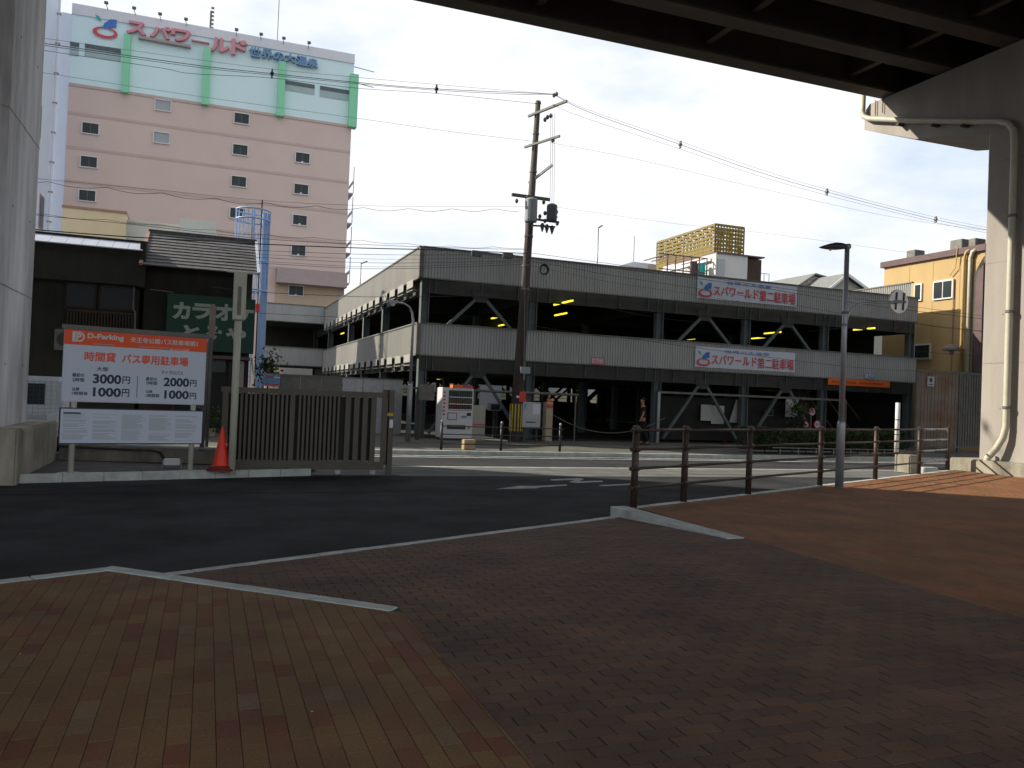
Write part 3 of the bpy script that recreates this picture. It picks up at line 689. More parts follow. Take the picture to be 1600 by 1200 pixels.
# local x = a-19.6, y = p-15.4
cb = MB(); cb.prism([(5.50, 10.60), (3.43, 9.72), (1.0, 9.20), (-18, 9.20), (-18, 11.38), (5.30, 11.38), (5.50, 11.2)], 0, 2.5, 'x')
cb.part('cap_beam', 'concrete_warm', pr)
def chamcol(x0, x1, y0, y1, z0, z1, c):
    return MB().prism([(x0+c, y0), (x1-c, y0), (x1, y0+c), (x1, y1-c), (x1-c, y1), (x0+c, y1), (x0, y1-c), (x0, y0+c)], z0, z1)
chamcol(.0, 2.5, -1.6, 1.0, .33, 9.2, .10).part('column', 'concrete_warm', pr)
MB().bbox(-.45, 3.0, -1.9, 1.47, -.3, .33, .03).part('plinth', 'plinth', pr)
dp = MB(); r_ = .075
dp.tube([(-.14, 5.45, 11.9), (-.14, 5.45, 11.15), (-.14, 5.38, 10.98), (-.14, 5.2, 10.86), (-.14, 4.9, 10.75), (-.14, 3.4, 10.25), (-.14, 1.5, 9.65), (-.14, .6, 9.38), (-.14, .25, 9.22), (-.14, .1, 9.0), (-.14, .06, 8.6),
         (-.14, .05, 1.25), (-.17, .10, .95), (-.22, .25, .65), (-.28, .45, .38), (-.30, .50, .0)], .085, 12)
dp.part('drain_pipe', 'offwhite', pr, smooth=True)
for z in (1.7, 4.2, 6.7): MB().lathe([(.105, z), (.105, z+.07)], 12, (-.14, .05)).part('pipe_clamp', 'galv_d', pr)
for yy, zz in ((3.9, 10.40), (2.6, 9.99), (1.6, 9.68)): MB().box(-.25, .0, yy-.05, yy+.05, zz-.16, zz-.10).part('pipe_bracket', 'steel_d', pr)
for yy in (5.0, 4.7): MB().tube([(-.05, yy, 10.9), (-.05, yy, 11.4)], .015, 6).part('cable', 'cable', pr)
# black conduit on the column face
MB().tube([(-.03, -.75, .4), (-.03, -.8, 9.1)], .03, 8).part('conduit', 'steel_d', pr)
pL = thing('viaduct_pier', 'water-stained grey concrete viaduct pier on a dark stained plinth, at the left edge', 'pier', -3.0, 14.25, 0)
chamcol(-2.5, 0, 0, 2.65, .71, 9.2, .16).part('column', 'concrete', pL)
MB().prism([(6.65, 10.6), (4.6, 9.72), (2.4, 9.2), (-17, 9.2), (-17, 11.38), (6.5, 11.38), (6.65, 11.2)], -2.5, 0, 'x').part('cap_beam', 'concrete', pL)
MB().bbox(-2.9, .38, -.18, 3.35, -.3, .71, .03).part('plinth', 'plinth', pL)

for par_, x0, x1, y0, y1, c_ in ((pr, 0, 2.5, -1.6, 1.0, .10), (pL, -2.5, 0, 0, 2.65, .16)):
    for z in (2.9, 5.6, 8.3):
        e = .004; chamcol(x0-e, x1+e, y0-e, y1+e, z, z+.018, c_).part('pour_joint', 'plinth', par_)
    for z in (1.7, 4.2, 6.9):
        for t in (.25, .75): y = y0+(y1-y0)*t; xx = x0 if par_ is pr else x1; MB().tube([(xx-.006, y, z), (xx+.006, y, z)], .022, 8).part('tie_hole_plug', 'plinth', par_)
# off to the left across the road: unseen tall block added to shade the forecourt
tb = thing('added_shade_block', 'plain pale apartment block across the road, hidden behind the left pier', 'building', -24, 23.0, 0)
MB().box(0, 14.2, 0, 4.6, 0, 24).part('wall', 'greyw', tb)
MB().box(-.1, 14.3, -.1, 4.7, 24, 24.4).part('parapet', 'pal', tb)
for k in range(7):
    for j in range(5): 
        wf = MB().box(.9+j*2.7, 2.3+j*2.7, -.05, 0, 1.2+k*3.2, 2.5+k*3.2).part('window', 'white', tb)
        MB().box(.97+j*2.7, 2.23+j*2.7, -.06, -.051, 1.27+k*3.2, 2.43+k*3.2).part('pane', 'glass', wf)

# ================================================================== PARKING GARAGE
GA, GP = 6.62, 26.91
gar = thing('parking_garage', 'two-level grey steel parking garage with ribbed parapets across the road', 'parking garage', GA, GP, 0)
WX = 21.75; DY = 24.0
def corr(x0, x1, z0, z1, y, axis='x', pitch=.105, dep=.028, out=-1):
    mb = MB(); n = max(2, int(abs(x1-x0)/pitch)); dx_ = (x1-x0)/n; prof = []
    for i in range(n):
        b = x0+i*dx_; prof += [(b, 0), (b+dx_*.5, 0), (b+dx_*.62, dep), (b+dx_*.88, dep)]
    prof.append((x1, 0)); vs = []
    for q, d in prof:
        for z in (z0, z1): vs.append((q, y-out*d, z) if axis == 'x' else (y-out*d, q, z))
    fs = [(2*i, 2*i+2, 2*i+3, 2*i+1) for i in range(len(prof)-1)]
    mb.add(vs, fs); return mb
def parapet(x0, x1, z0, z1, y, m, axis='x', out=-1, z1b=None):
    corr(x0, x1, z0, z1, y, axis, out=out).part('parapet_panel', m, gar)
    t = MB()
    if axis == 'x': t.box(x0-.03, x1+.03, y-.03, y+.10, z1, z1+.05); t.box(x0-.02, x1+.02, y-.02, y+.06, z0-.04, z0)
    else: t.box(y-.03, y+.10, x0-.03, x1+.03, z1, z1+.05); t.box(y-.02, y+.06, x0-.02, x1+.02, z0-.04, z0)
    t.part('parapet_trim', 'galv_d', gar)
ZL0, ZL1, ZU0, ZU1 = 2.80, 3.83, 5.40, 6.40
for z0, z1 in ((ZL0, ZL1), (ZU0, ZU1)):
    parapet(0, WX, z0, z1, -.10, 'clad')
    parapet(0, 24.2, z0, z1, -.10, 'clad_l', 'y')
    parapet(-3.7, -.12, z0+.08, z1+.08, 23.7, 'clad')
parapet(.3, 10, ZU0, 7.12, WX+.02, 'clad_l', 'y')
MB().box(-.13, .02, -.13, .02, ZU0, ZU1).part('corner_trim', 'galv_d', gar); MB().box(-.13, .02, -.13, .02, ZL0, ZL1).part('corner_trim', 'galv_d', gar)
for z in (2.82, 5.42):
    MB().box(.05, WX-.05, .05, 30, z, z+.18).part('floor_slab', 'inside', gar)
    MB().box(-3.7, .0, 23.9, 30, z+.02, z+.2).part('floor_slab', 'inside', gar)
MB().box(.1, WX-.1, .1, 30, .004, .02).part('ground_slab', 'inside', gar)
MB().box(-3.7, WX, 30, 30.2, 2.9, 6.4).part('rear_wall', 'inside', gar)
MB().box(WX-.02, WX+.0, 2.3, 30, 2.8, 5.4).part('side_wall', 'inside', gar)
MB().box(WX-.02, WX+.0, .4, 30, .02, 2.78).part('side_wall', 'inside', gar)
colx = [0.16, 4.10, 9.25, 13.18, 17.02, 21.6]; rows = [.16, 6.6, 11, 15.2, 22.6, 29.7]
cmh = MB()
for hx, hz in ((-.13, 0), (.13, 0)): cmh.box(hx-.012, hx+.012, -.13, .13, 0, 5.4)
cmh.box(-.118, .118, -.01, .01, 0, 5.4)
cme = cmh.mesh('column', 'steel')
for x in colx:
    for y in rows:
        o = bpy.data.objects.new('column', cme); col.objects.link(o); o.parent = gar; o.location = (x, y, 0)
for zb, zt in ((2.30, 2.80), (4.92, 5.38)):
    for y in rows[:4]:
        b = MB(); b.box(.02, WX, y-.09, y-.07, zb, zt); b.box(.02, WX, y-.16, y, zb-.02, zb); b.part('beam', 'steel_d', gar)
    for x in colx:
        b = MB(); b.box(x-.01, x+.01, .2, 30, zb, zt); b.box(x-.09, x+.09, .2, 30, zb-.02, zb); b.part('beam', 'steel_d', gar)
    for x in [.5, 2.15, 3.5, 4.7, 6.2, 7.5, 8.7, 9.9, 11.3, 12.7, 13.7, 15.1, 16.5, 17.5, 19.2, 20.6]: MB().box(x-.012, x+.012, .0, .07, zb, zt).part('beam_stiffener', 'steel', gar)
    y = .6; k = 0
    while y < 23:
        MB().add([(-.16, y, zt+.02), (-.16, y+.9, zt+.02), (-.16, y+.9, zt-.25), (-.16, y, zt-.25)], [(0, 1, 2, 3)]).box(-.16, .05, y+.90, y+.93, zt-.35, zt+.02).box(-.16, .04, y, y+.9, zt-.36, zt-.34).part('edge_bracket', 'clad_l', gar)
        y += 1.45
br_ = []
for (x0, x1) in ((.16, 4.10), (9.25, 13.18), (13.18, 17.02)):
    xm = (x0+x1)/2
    for zb, za in ((.15, 2.30), (3.35, 4.92)):
        z1_ = za-.14
        if (x0, zb) == (.16, .15): pass
        MB().bar((x0+.30, .06, zb), (xm-.22, .06, z1_), .10, .10, (0, 1, 0)).part('brace', 'steel', gar)
        MB().bar((x1-.30, .06, zb), (xm+.22, .06, z1_), .10, .10, (0, 1, 0)).part('brace', 'steel', gar)
        MB().prism([(xm-.36, za+.2), (xm+.36, za+.2), (xm+.24, za-.2), (xm-.24, za-.2)], .03, .09, 'y').part('gusset_plate', 'steel_d', gar)
for y in (23.4, 29.2):
    for i in range(8):
        x0 = .4+i*2.65+(.4 if y > 26 else 0); b = MB()
        b.bar((x0, y, .4), (x0+2.2, y, 2.4), .13, .13, (0, 1, 0)); b.bar((x0+2.2, y, .4), (x0, y, 2.4), .13, .13, (0, 1, 0)); b.box(x0-.2, x0, y-.1, y+.1, 0, 2.8)
        b.part('rear_brace', 'inside', gar)
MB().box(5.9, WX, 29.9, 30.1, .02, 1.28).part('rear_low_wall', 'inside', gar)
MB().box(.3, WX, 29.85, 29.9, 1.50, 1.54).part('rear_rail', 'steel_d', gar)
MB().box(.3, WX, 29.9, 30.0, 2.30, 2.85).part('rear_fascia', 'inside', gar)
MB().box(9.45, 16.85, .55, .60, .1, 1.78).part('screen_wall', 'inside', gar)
MB().box(9.25, 18.1, -.05, .0, 1.86, 1.94).part('pipe_frame', 'galv_d', gar)
MB().box(9.22, 9.32, -.06, .02, 0, 1.9).part('pipe_frame', 'galv', gar); MB().box(18.05, 18.12, -.06, .02, 0, 1.9).part('pipe_frame', 'galv_d', gar)
for x in (18.2, 19.2, 20.2): MB().bar((x, 3, 2.6), (x+2.4, 3, .2), .05, .08).part('stair_stringer', 'galv_d', gar)
MB().box(20.2, 21.4, 6, 6.1, 1.3, 2.4).part('stair_screen', 'tan', gar)
tm = MB().tube([(0, -.6, 0), (0, .6, 0)], .035, 6).mesh('tube_light', 'tube')
for lst, zz in (([(775, 496), (784, 508), (876, 474), (884, 472), (876, 491), (1076, 530), (1186, 528), (1207, 520), (1350, 514), (497, 528), (535, 521)], 4.95),
                ([(778, 587), (687, 592), (880, 594), (868, 597), (1038, 605), (1205, 606), (1380, 614), (490, 586), (484, 590)], 2.45)):
    for u, v in lst:
        a_, p_ = G(u, v, zz)
        if p_-GP > 29: 
            a_, p_ = (W(a_, p_)*(60/(p_)))[:2], 0
            continue
        o = bpy.data.objects.new('tube_light', tm); col.objects.link(o); o.parent = gar; o.location = (a_-GA, p_-GP, zz)
# roof lamps on garage
def rooflamp(a, p, z, h, label):
    t = thing('roof_lamp', label, 'lamp', a, p, z)
    MB().tube([(0, 0, 0), (0, 0, h)], .035, 8).part('pole', 'galv', t, smooth=True)
    MB().bar((0, 0, h), (.38, .4, h+.22), .06, .05).part('arm', 'galv_d', t)
for (u, v0, v1, p_, lb) in ((935, 408, 356, 33, 'lone roof lamp on the garage deck to the right of the utility pole'), (564, 446, 412, 42, 'roof lamp on the garage deck beside the spa building'),
                            (1406, 455, 425, 30, 'roof lamp on the garage deck in front of the ochre building')):
    a_, z1 = PL(u, v1, p_); rooflamp(a_, p_, 5.6, z1-5.6, lb)
# banners ---------------------------------------------------------------
def banner(TLp, TRp, BLp, label):
    a0_, z1_ = PL(*TLp, GP-.16); a1_, _ = PL(*TRp, GP-.16); _, z0_ = PL(*BLp, GP-.16); w_ = a1_-a0_; h_ = z1_-z0_
    b = thing('banner', label, 'banner', a0_, GP-.16, z0_)
    bm_ = MB(); n = 24
    vs = [(w_*i/n, .008*math.sin(i*1.7), z) for i in range(n+1) for z in (0, h_)]; bm_.add(vs, [(2*i, 2*i+2, 2*i+3, 2*i+1) for i in range(n)]); bm_.part('sheet', 'panel', b)
    text('世界の大温泉', w_*.28, w_*.73, h_*.76, h_*.91, -.02, 'blue', b, bold=.0)
    text('スパワールド', w_*.155, w_*.60, h_*.18, h_*.66, -.02, 'red', b, bold=.01)
    text('第二駐車場', w_*.61, w_*.98, h_*.10, h_*.64, -.02, 'red', b, bold=.01)
    lgx, lgz, s = w_*.075, h_*.42, h_*.40
    logo(b, lgx, lgz, s, -.02, 'red'); return b
def logo(parent, cx, cz, s, y, redm):
    n = 20; poly = []
    for k in range(n+1):
        t = math.pi*(.56+1.86*k/n); poly.append((cx+s*1.0*math.cos(t)*.98, cz-.45*s+s*.5*math.sin(t)))
    for k in range(n, -1, -1):
        t = math.pi*(.60+1.78*k/n); poly.append((cx+s*.70*math.cos(t)+.03*s, cz-.40*s+s*.30*math.sin(t)))
    mb = MB()
    vs = [(a, y-.01, b) for a, b in poly]; m_ = n+1
    mb.add(vs, [(i, i+1, 2*m_-2-i, 2*m_-1-i) for i in range(n)]); mb.part('logo_swoosh', redm, parent)
    for j in range(3):
        o = j*.2*s; w_ = MB()
        pts_ = [(cx-.25*s+o*.5, cz-.12*s+o*.1), (cx-.1*s+o, cz+.35*s-o*.45), (cx+.35*s+o*.45, cz+.78*s-o), (cx+.85*s, cz+.85*s-o*1.25), (cx+.85*s, cz+.65*s-o*1.25), (cx+.3*s+o*.4, cz+.5*s-o), (cx+.02*s+o*.8, cz+.05*s-o*.3)]
        w_.add([(a, y-.012-.002*j, b) for a, b in pts_], [(0, 1, 6), (1, 2, 5, 6), (2, 3, 4, 5)]); w_.part('logo_wing', 'blue', parent)
    MB().add([(cx-.85*s, y-.01, cz+1.0*s), (cx-.5*s, y-.01, cz+.85*s), (cx-.3*s, y-.01, cz+.45*s), (cx-.65*s, y-.01, cz+.62*s)], [(0, 1, 2, 3)]).part('logo_leaf', 'teal', parent)
banner((1090, 432), (1246, 447), (1089, 465), 'upper white garage banner with red Japanese lettering, on the roof parapet')
banner((1087, 541), (1243, 552), (1085, 573), 'lower white garage banner with red Japanese lettering, on the first floor parapet')
def plate(name, TLp, BRp, plane, m, label, cat, rim=None):
    a0_, z1_ = PL(*TLp, plane); a1_, z0_ = PL(*BRp, plane); b = thing(name, label, cat, a0_, plane, z0_); w_, h_ = a1_-a0_, z1_-z0_
    MB().box(0, w_, -.012, .01, 0, h_).part('panel', m, b)
    if rim:
        r = MB(); e = .035; r.box(0, w_, -.016, -.0125, 0, e); r.box(0, w_, -.016, -.0125, h_-e, h_); r.box(0, e, -.016, -.0125, e, h_-e); r.box(w_-e, w_, -.016, -.0125, e, h_-e); r.part('border', rim, b)
    return b, w_, h_
b, w_, h_ = plate('exit_sign', (924, 558), (943.5, 570), GP-.17, 'panel', 'small white exit plate with red characters on the lower garage parapet', 'sign', 'red')
text('出口', w_*.15, w_*.85, h_*.2, h_*.82, -.018, 'red', b, bold=.02)
b, w_, h_ = plate('entrance_sign', (1352, 583), (1366.5, 593), GP-.17, 'panel', 'small white entrance plate with dark characters above the orange banner', 'sign', 'navy')
text('入口', w_*.15, w_*.85, h_*.2, h_*.82, -.018, 'ink', b, bold=.03)
b, w_, h_ = plate('orange_banner', (1294, 590.5), (1390, 606), GP-.14, 'orange_b', 'long orange banner under the lower garage parapet at the entrance', 'banner')
for x in (.06, .5): 
    mb = MB(); 
    for k in range(9): mb.box(w_*(x+k*.044), w_*(x+k*.044+.03), -.018, -.0125, h_*.35, h_*.62)
    mb.part('banner_print', 'orange_d', b, kind='stuff')

# ================================================================== STREET-LEVEL OBJECTS AT THE GARAGE
vp = 25.9
a0_, _ = PL(690, 650, vp); a1_, _ = PL(739, 650, vp); _, zt = PL(715, 606, vp); _, zb = PL(715, 681, vp)
zb = .06
vm = thing('vending_machine', 'white drinks vending machine with red side lettering and three shelves of cans', 'vending machine', a0_, vp, 0)
vw = a1_-a0_; vh = zt
MB().bbox(0, vw, 0, .75, zb, vh, .02).part('cabinet', 'white', vm)
MB().box(.05, vw-.05, .1, .6, 0, zb).part('feet', 'black', vm)
MB().box(.20*vw, .95*vw, -.012, -.002, vh*.57, vh*.95).part('display_window', 'glass', vm)
for z0_, m_ in ((.835, 'cans_a'), (.705, 'cans_b'), (.60, 'cans_c')):
    for i in range(10): MB().tube([(vw*(.25+i*.069), -.03, vh*z0_), (vw*(.25+i*.069), -.03, vh*(z0_+.085))], .026, 8).part('drink_can', m_, vm)
    MB().box(.21*vw, .94*vw, -.055, -.013, vh*(z0_-.022), vh*(z0_-.006)).part('shelf', 'white', vm)
MB().box(.18*vw, .48*vw, -.015, -.002, vh*.385, vh*.525).part('poster', 'magenta', vm); MB().box(.205*vw, .455*vw, -.018, -.0155, vh*.40, vh*.51).part('poster_face', 'panel', vm)
MB().box(.62*vw, .80*vw, -.015, -.002, vh*.43, vh*.47).part('button_panel', 'navy', vm); MB().box(.80*vw, .93*vw, -.015, -.002, vh*.47, vh*.53).part('coin_slot', 'ink', vm)
MB().box(.18*vw, .77*vw, -.012, -.002, vh*.21, vh*.29).part('delivery_flap', 'steel_d', vm)
MB().disc(.88*vw, .235*vh, .035, -.015, -.002, 12).part('coin_return', 'red', vm)
text('2', -.005+.0, .0, 0, .1, 0, 'red', vm) if False else None
for k in range(7): MB().box(.03*vw, .10*vw, -.006, -.001, vh*(.47+k*.07), vh*(.505+k*.07)).part('side_lettering', 'red', vm)
tx_ = MB().box(.30*vw, .62*vw, -.05, .25, vh+.001, vh+.10).part('top_sign', 'orange_b', vm, label='orange top sign'); MB().box(.63*vw, .95*vw, -.05, .25, vh+.001, vh+.09).part('top_sign', 'red', vm, label='red top sign')
def pbox(name, TLp, BRp, plane, dep, m, label, cat, extra=None, down=False):
    a0_, z1_ = PL(*TLp, plane); a1_, z0_ = PL(*BRp, plane)
    b = thing(name, label, cat, a0_, plane, 0); 
    MB().bbox(0, a1_-a0_, 0, dep, 0.0 if down else z0_, z1_, .012).part('body', m, b); return b, a1_-a0_, z0_, z1_
b, w_, z0_, z1_ = pbox('recycling_bin', (739, 633), (757, 688), 26.0, .5, 'beigebox', 'beige recycling bin with a red stripe, right against the vending machine', 'bin', down=True)
MB().box(0, w_, -.01, -.001, z1_*.43, z1_*.47).part('stripe', 'red', b)
b, w_, z0_, z1_ = pbox('control_box', (655, 600), (679, 626), 25.6, .22, 'galv_d', 'grey junction box on a dark post left of the vending machine', 'box')
MB().box(-.04, -.13+.2, .02, .12, 0, z1_-.1).part('post', 'steel_d', b)
MB().tube([(-.2, .1, z0_+.1), (-.2, .1, z1_-.15), (-.05, .1, z1_-.13)], .035, 8).part('conduit', 'steel_d', b)
b, w_, z0_, z1_ = pbox('white_board', (750, 601), (783, 640), 28.5, .05, 'panel', 'white wall board behind the diagonal brace, right of the vending machine', 'board')
MB().box(.1, .16, .06, .12, 0, z0_+.1).part('leg', 'steel_d', b); MB().box(w_-.16, w_-.1, .06, .12, 0, z0_+.1).part('leg', 'steel_d', b)
b, w_, z0_, z1_ = pbox('monitor_box', (766, 630), (782, 642), 27.2, .3, 'galv', 'small box with a dark screen in front of the white board', 'box')
MB().box(.03, w_-.03, -.01, -.001, z0_+.03, z1_-.03).part('screen', 'glass', b); MB().box(w_/2-.03, w_/2+.03, .1, .16, 0, z0_).part('stand', 'steel_d', b)
b, w_, z0_, z1_ = pbox('utility_cabinet', (817, 628), (844, 668), 25.5, .35, 'galv', 'silver utility cabinet on legs right of the striped pole foot', 'cabinet')
MB().box(.06, .13, -.006, -.001, z1_-.22, z1_-.05).part('label', 'navy', b); MB().box(w_*.55, w_*.95, -.006, -.001, z1_-.40, z1_-.06).part('notice', 'panel', b); MB().box(w_*.2, w_*.75, -.006, -.001, z0_+.15, z0_+.19).part('handle', 'steel_d', b)
for x in (.05, w_-.11): MB().box(x, x+.06, .1, .16, 0, z0_).part('leg', 'steel_d', b)
b, w_, z0_, z1_ = pbox('ticket_machine', (854, 628), (862.5, 682), 26.4, .3, 'tan', 'slim beige ticket machine with a red top at the garage exit', 'ticket machine', down=True)
MB().box(.01, w_-.01, -.01, -.001, z1_-.22, z1_-.08).part('ticket_slot', 'red', b); MB().disc(w_/2, z1_+.06, .07, .05, .15, 12).part('warning_lamp', 'orange_b', b)
# pipe beam left of utility pole
bl = thing('pipe_barrier', 'grey horizontal pipe on posts running behind the vending machine to the utility pole', 'barrier', PL(738, 606, 26.7)[0], 26.72, 0)
MB().tube([(0, 0, 1.66), (4.0, 0, 1.66)], .045, 8).part('pipe', 'galv_d', bl, smooth=True)
for x in (.1, 3.9): MB().tube([(x, 0, 0), (x, 0, 1.66)], .03, 8).part('post', 'galv_d', bl)
ch = thing('chain', 'drooping chain across the garage exit', 'chain', PL(862, 650, 26.6)[0], 26.6, 0)
cpts = [(t*4.6, 0, .95-.62*(1-(2*t-1)**2)) for t in [i/16 for i in range(17)]]; MB().tube(cpts, .014, 6).part('links', 'galv_d', ch)
# posters & signs on frame
for (tl, brp, lb) in (((1095.5, 632), (1111, 657.5), 'left of two white paper notices on the dark screen wall'), ((1112, 633.5), (1130.5, 662.5), 'right and larger of two white paper notices on the dark screen wall')):
    b, w_, h_ = plate('paper_notice', tl, brp, GP+.3, 'litwin', lb, 'notice')
a_, z0_ = PL(1143, 660, GP+.4); _, zt = PL(1153, 625, GP+.4)
solo(MB().prism([(-.12, z0_), (.28, z0_), (.28, zt), (.18, zt)], -.02, .02, 'y'), 'folded_banner', 'litwin', 'pale folded cloth banner leaning beside the garage column', 'banner', a_, GP+.4, 0)
b, w_, h_ = plate('white_sheet', (1228, 622.5), (1246, 652), GP+.10, 'litwin', 'plain white sheet behind the blue square sign', 'board')
b, w_, h_ = plate('blue_sign', (1238, 636), (1252.5, 651), GP-.1, 'navy', 'square dark blue sign beside the leafy plant', 'sign', 'blue')
text('P', w_*.3, w_*.75, h_*.2, h_*.8, -.018, 'panel', b, bold=.04)
b, w_, h_ = plate('small_frame_sign', (1195, 640), (1208, 650), GP+.3, 'inside', 'small dark plate with a thin pale frame on the screen wall', 'sign', 'galv_d')
for (u, v, r_, tx, lb) in ((1269, 643.5, .165, None, 'round red-ringed sign with a blue truck, upper of the pair'), (1277, 663, .165, '2.1', 'round red-ringed height limit sign reading 2.1, lowest at the garage entrance'), (1260, 663.5, .13, None, 'round red-ringed sign half hidden behind the leafy plant')):
    yy = 26.6 if v != 663.5 else 26.75
    a_, z_ = PL(u, v, yy); t = thing('road_sign', lb, 'road sign', a_, yy, z_)
    MB().disc(0, 0, r_, 0, .02, 24).part('ring', 'red2', t); MB().disc(0, 0, r_*.74, -.004, -.0005, 24).part('face', 'panel', t)
    MB().tube([(0, .05, -z_), (0, .05, r_*.6)], .025, 8).part('post', 'galv_d', t)
    if tx: text(tx, -.085, .085, -.05, .06, -.006, 'ink', t, bold=.04)
    elif r_ > .15: MB().bbox(-.09, .09, -.014, -.006, -.05, .03, .003).bbox(-.05, .05, -.0141, -.0061, .03, .07, .003).part('truck_symbol', 'blue', t)
# leafy plant
a_, z_ = PL(1250, 630, 26.3)
lf = thing('leafy_plant', 'small leafy plant growing in front of the blue sign', 'plant', a_, 26.3, 0)
mb = MB(); leaves(mb, 420, lambda: (random.gauss(0, .2), random.gauss(0, .15), 1.45+random.gauss(0, .15) if random.random() < .6 else random.uniform(.5, 1.5)), .07); mb.part('foliage', 'leaf', lf)
MB().tube([(0, 0, 0), (.03, 0, .8), (0, 0, 1.4)], .02, 6).part('stem', 'darkbrown', lf)
# hedge
hA, hB = 16.3, 22.9
hg = thing('hedge', 'clipped dark green hedge along the far pavement, behind the lamp post', 'hedge', hA, 21.9, 0)
mb = MB(); Lh = hB-hA
def hp():
    k = random.random(); x = random.uniform(0, Lh)
    if k < .45: return (x, random.uniform(-.05, .12)+.04*math.sin(x*5), random.uniform(.18, .78))
    if k < .8: return (x, random.uniform(0, 1), .76+random.gauss(0, .03)+.03*math.sin(x*3.1))
    return (x, random.uniform(.1, .9), random.uniform(.2, .7))
leaves(mb, 9000, hp, .055); mb.part('foliage', 'leaf', hg)
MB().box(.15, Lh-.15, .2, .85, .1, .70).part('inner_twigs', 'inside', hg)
for i in range(12): MB().tube([(.3+i*.55, .3, 0), (.32+i*.55, .35, .4)], .02, 5).part('stem', 'darkbrown', hg)
hr = thing('hedge_rail', 'low white rail in front of the hedge', 'railing', 17.1, 21.75, 0)
MB().tube([(0, 0, .20), (5.6, 0, .20)], .018, 6).part('rail', 'galv', hr)
for i in range(8): MB().tube([(.3+i*.72, 0, 0), (.3+i*.72, 0, .2)], .014, 6).part('post', 'galv', hr)
make_cone(*G(1132, 692, 0), 0, .42, .085, 'small faded orange cone with a yellow band under the paper notices', True)
# bollard and block at right
a_, p_ = 17.6, 17.2
bo = thing('delineator_post', 'white banded delineator post beside the concrete block near the right railing', 'post', a_, p_, -.12)
MB().tube([(0, 0, .5), (0, 0, 1.88)], .06, 14).part('post', 'white', bo, smooth=True)
MB().tube([(.02, 0, 0), (.02, 0, .5)], .05, 12).part('foot', 'plinth', bo)
for z in (.62, 1.0, 1.4): MB().lathe([(.062, z), (.062, z+.03)], 14).part('band', 'galv_d', bo)
b2 = solo(MB().bbox(-.22, .16, -.2, .25, 0, .50, .03), 'concrete_block', 'plinth', 'pale concrete block at the foot of the white delineator post', 'block', 17.62, 16.75, -.12)
b3_ = solo(MB().bbox(-.25, .25, -.12, .12, 0, .22, .02), 'kerb_block', 'kerb', 'low white kerb block beneath the short railing', 'block', 17.7, 16.25, -.12)
# sheet-metal yard gates at right
ya0, yp = 25.75, 24.3; yz = PL(1425, 578, yp)[1]; yw = PL(1528, 583, yp)[0]-ya0
yg = thing('yard_gate', 'rusty ribbed sheet metal yard gate in a steel frame beside the garage entrance', 'gate', ya0, yp, 0)
xr = yw*.69
for i in range(24):
    x0 = .08+i*(xr-.1)/24; MB().box(x0, x0+(xr-.1)/24-.02, -.015+(.012 if i % 2 else 0), .01, .25, yz-.06).part('sheet_rib', 'rust', yg)
MB().box(0, .08, -.04, .04, 0, yz+.02).part('post', 'galv_d', yg); MB().box(xr, xr+.07, -.04, .04, 0, yz+.02).part('post', 'galv_d', yg)
MB().box(0, yw+.8, -.03, .03, yz-.04, yz+.03).part('top_rail', 'galv_d', yg); MB().box(.08, yw+.8, -.03, .03, .18, .25).part('bottom_rail', 'galv_d', yg)
for i in range(14):
    x0 = xr+.12+i*.135; MB().box(x0, x0+.075, -.02, .02, .25, yz-.04).part('slat', 'galv_d', yg)
b, w_, h_ = plate('gate_notice', (1449, 588), (1459, 604), yp-.06, 'galv', 'small grey notice on the rusty yard gate', 'notice')
MB().box(w_*.3, w_*.7, -.016, -.0125, h_*.45, h_*.85).part('print', 'ink', b); MB().box(w_*.2, w_*.8, -.016, -.0125, h_*.15, h_*.25).part('print', 'ink', b)
# person -------------------------------------------------------------
pa_, pp_ = 14.35, 25.3
pe = thing('person', 'person in black clothes with bare arms walking in front of the garage exit', 'person', pa_, pp_, 0, rot=TH+R(70))
def skin(name, V, Ed, m, parent, sub=2):
    me = bpy.data.meshes.new(name); me.from_pydata([v[:3] for v in V], Ed, []); o = bpy.data.objects.new(name, me); col.objects.link(o)
    md = o.modifiers.new('s', 'SKIN'); sv = me.skin_vertices[0].data
    for i, v in enumerate(V): sv[i].radius = (v[3], v[4] if len(v) > 4 else v[3]); sv[i].use_root = (i == 0)
    s2 = o.modifiers.new('u', 'SUBSURF'); s2.levels = sub
    bpy.context.view_layer.update(); dg = bpy.context.evaluated_depsgraph_get(); m2 = bpy.data.meshes.new_from_object(o.evaluated_get(dg)); bpy.data.objects.remove(o)
    m2.materials.clear(); m2.materials.append(M[m])
    for p in m2.polygons: p.use_smooth = True
    q = bpy.data.objects.new(name, m2); col.objects.link(q); q.parent = parent; return q
s_ = .93
def S(L): return [tuple(x*s_ for x in v) for v in L]
body = S([(0, 0, .93, .14, .11), (0, 0, 1.12, .125, .10), (0, .0, 1.30, .15, .10), (0, .01, 1.42, .12, .08), (0, .02, 1.50, .05), (0, .035, 1.58, .055), (0, .04, 1.66, .085, .095), (0, .035, 1.74, .06),
          (.17, 0, 1.40, .055), (.21, -.03, 1.16, .042), (.22, .04, .94, .032), (.22, .07, .85, .028), (-.17, 0, 1.40, .055), (-.21, .02, 1.16, .042), (-.21, .12, .96, .032), (-.21, .16, .88, .028),
          (.09, .0, .85, .09), (.10, .10, .50, .062), (.10, .02, .10, .042), (.10, .12, .03, .038), (-.09, .0, .85, .09), (-.10, -.06, .50, .062), (-.10, -.22, .12, .042), (-.10, -.12, .03, .038)])
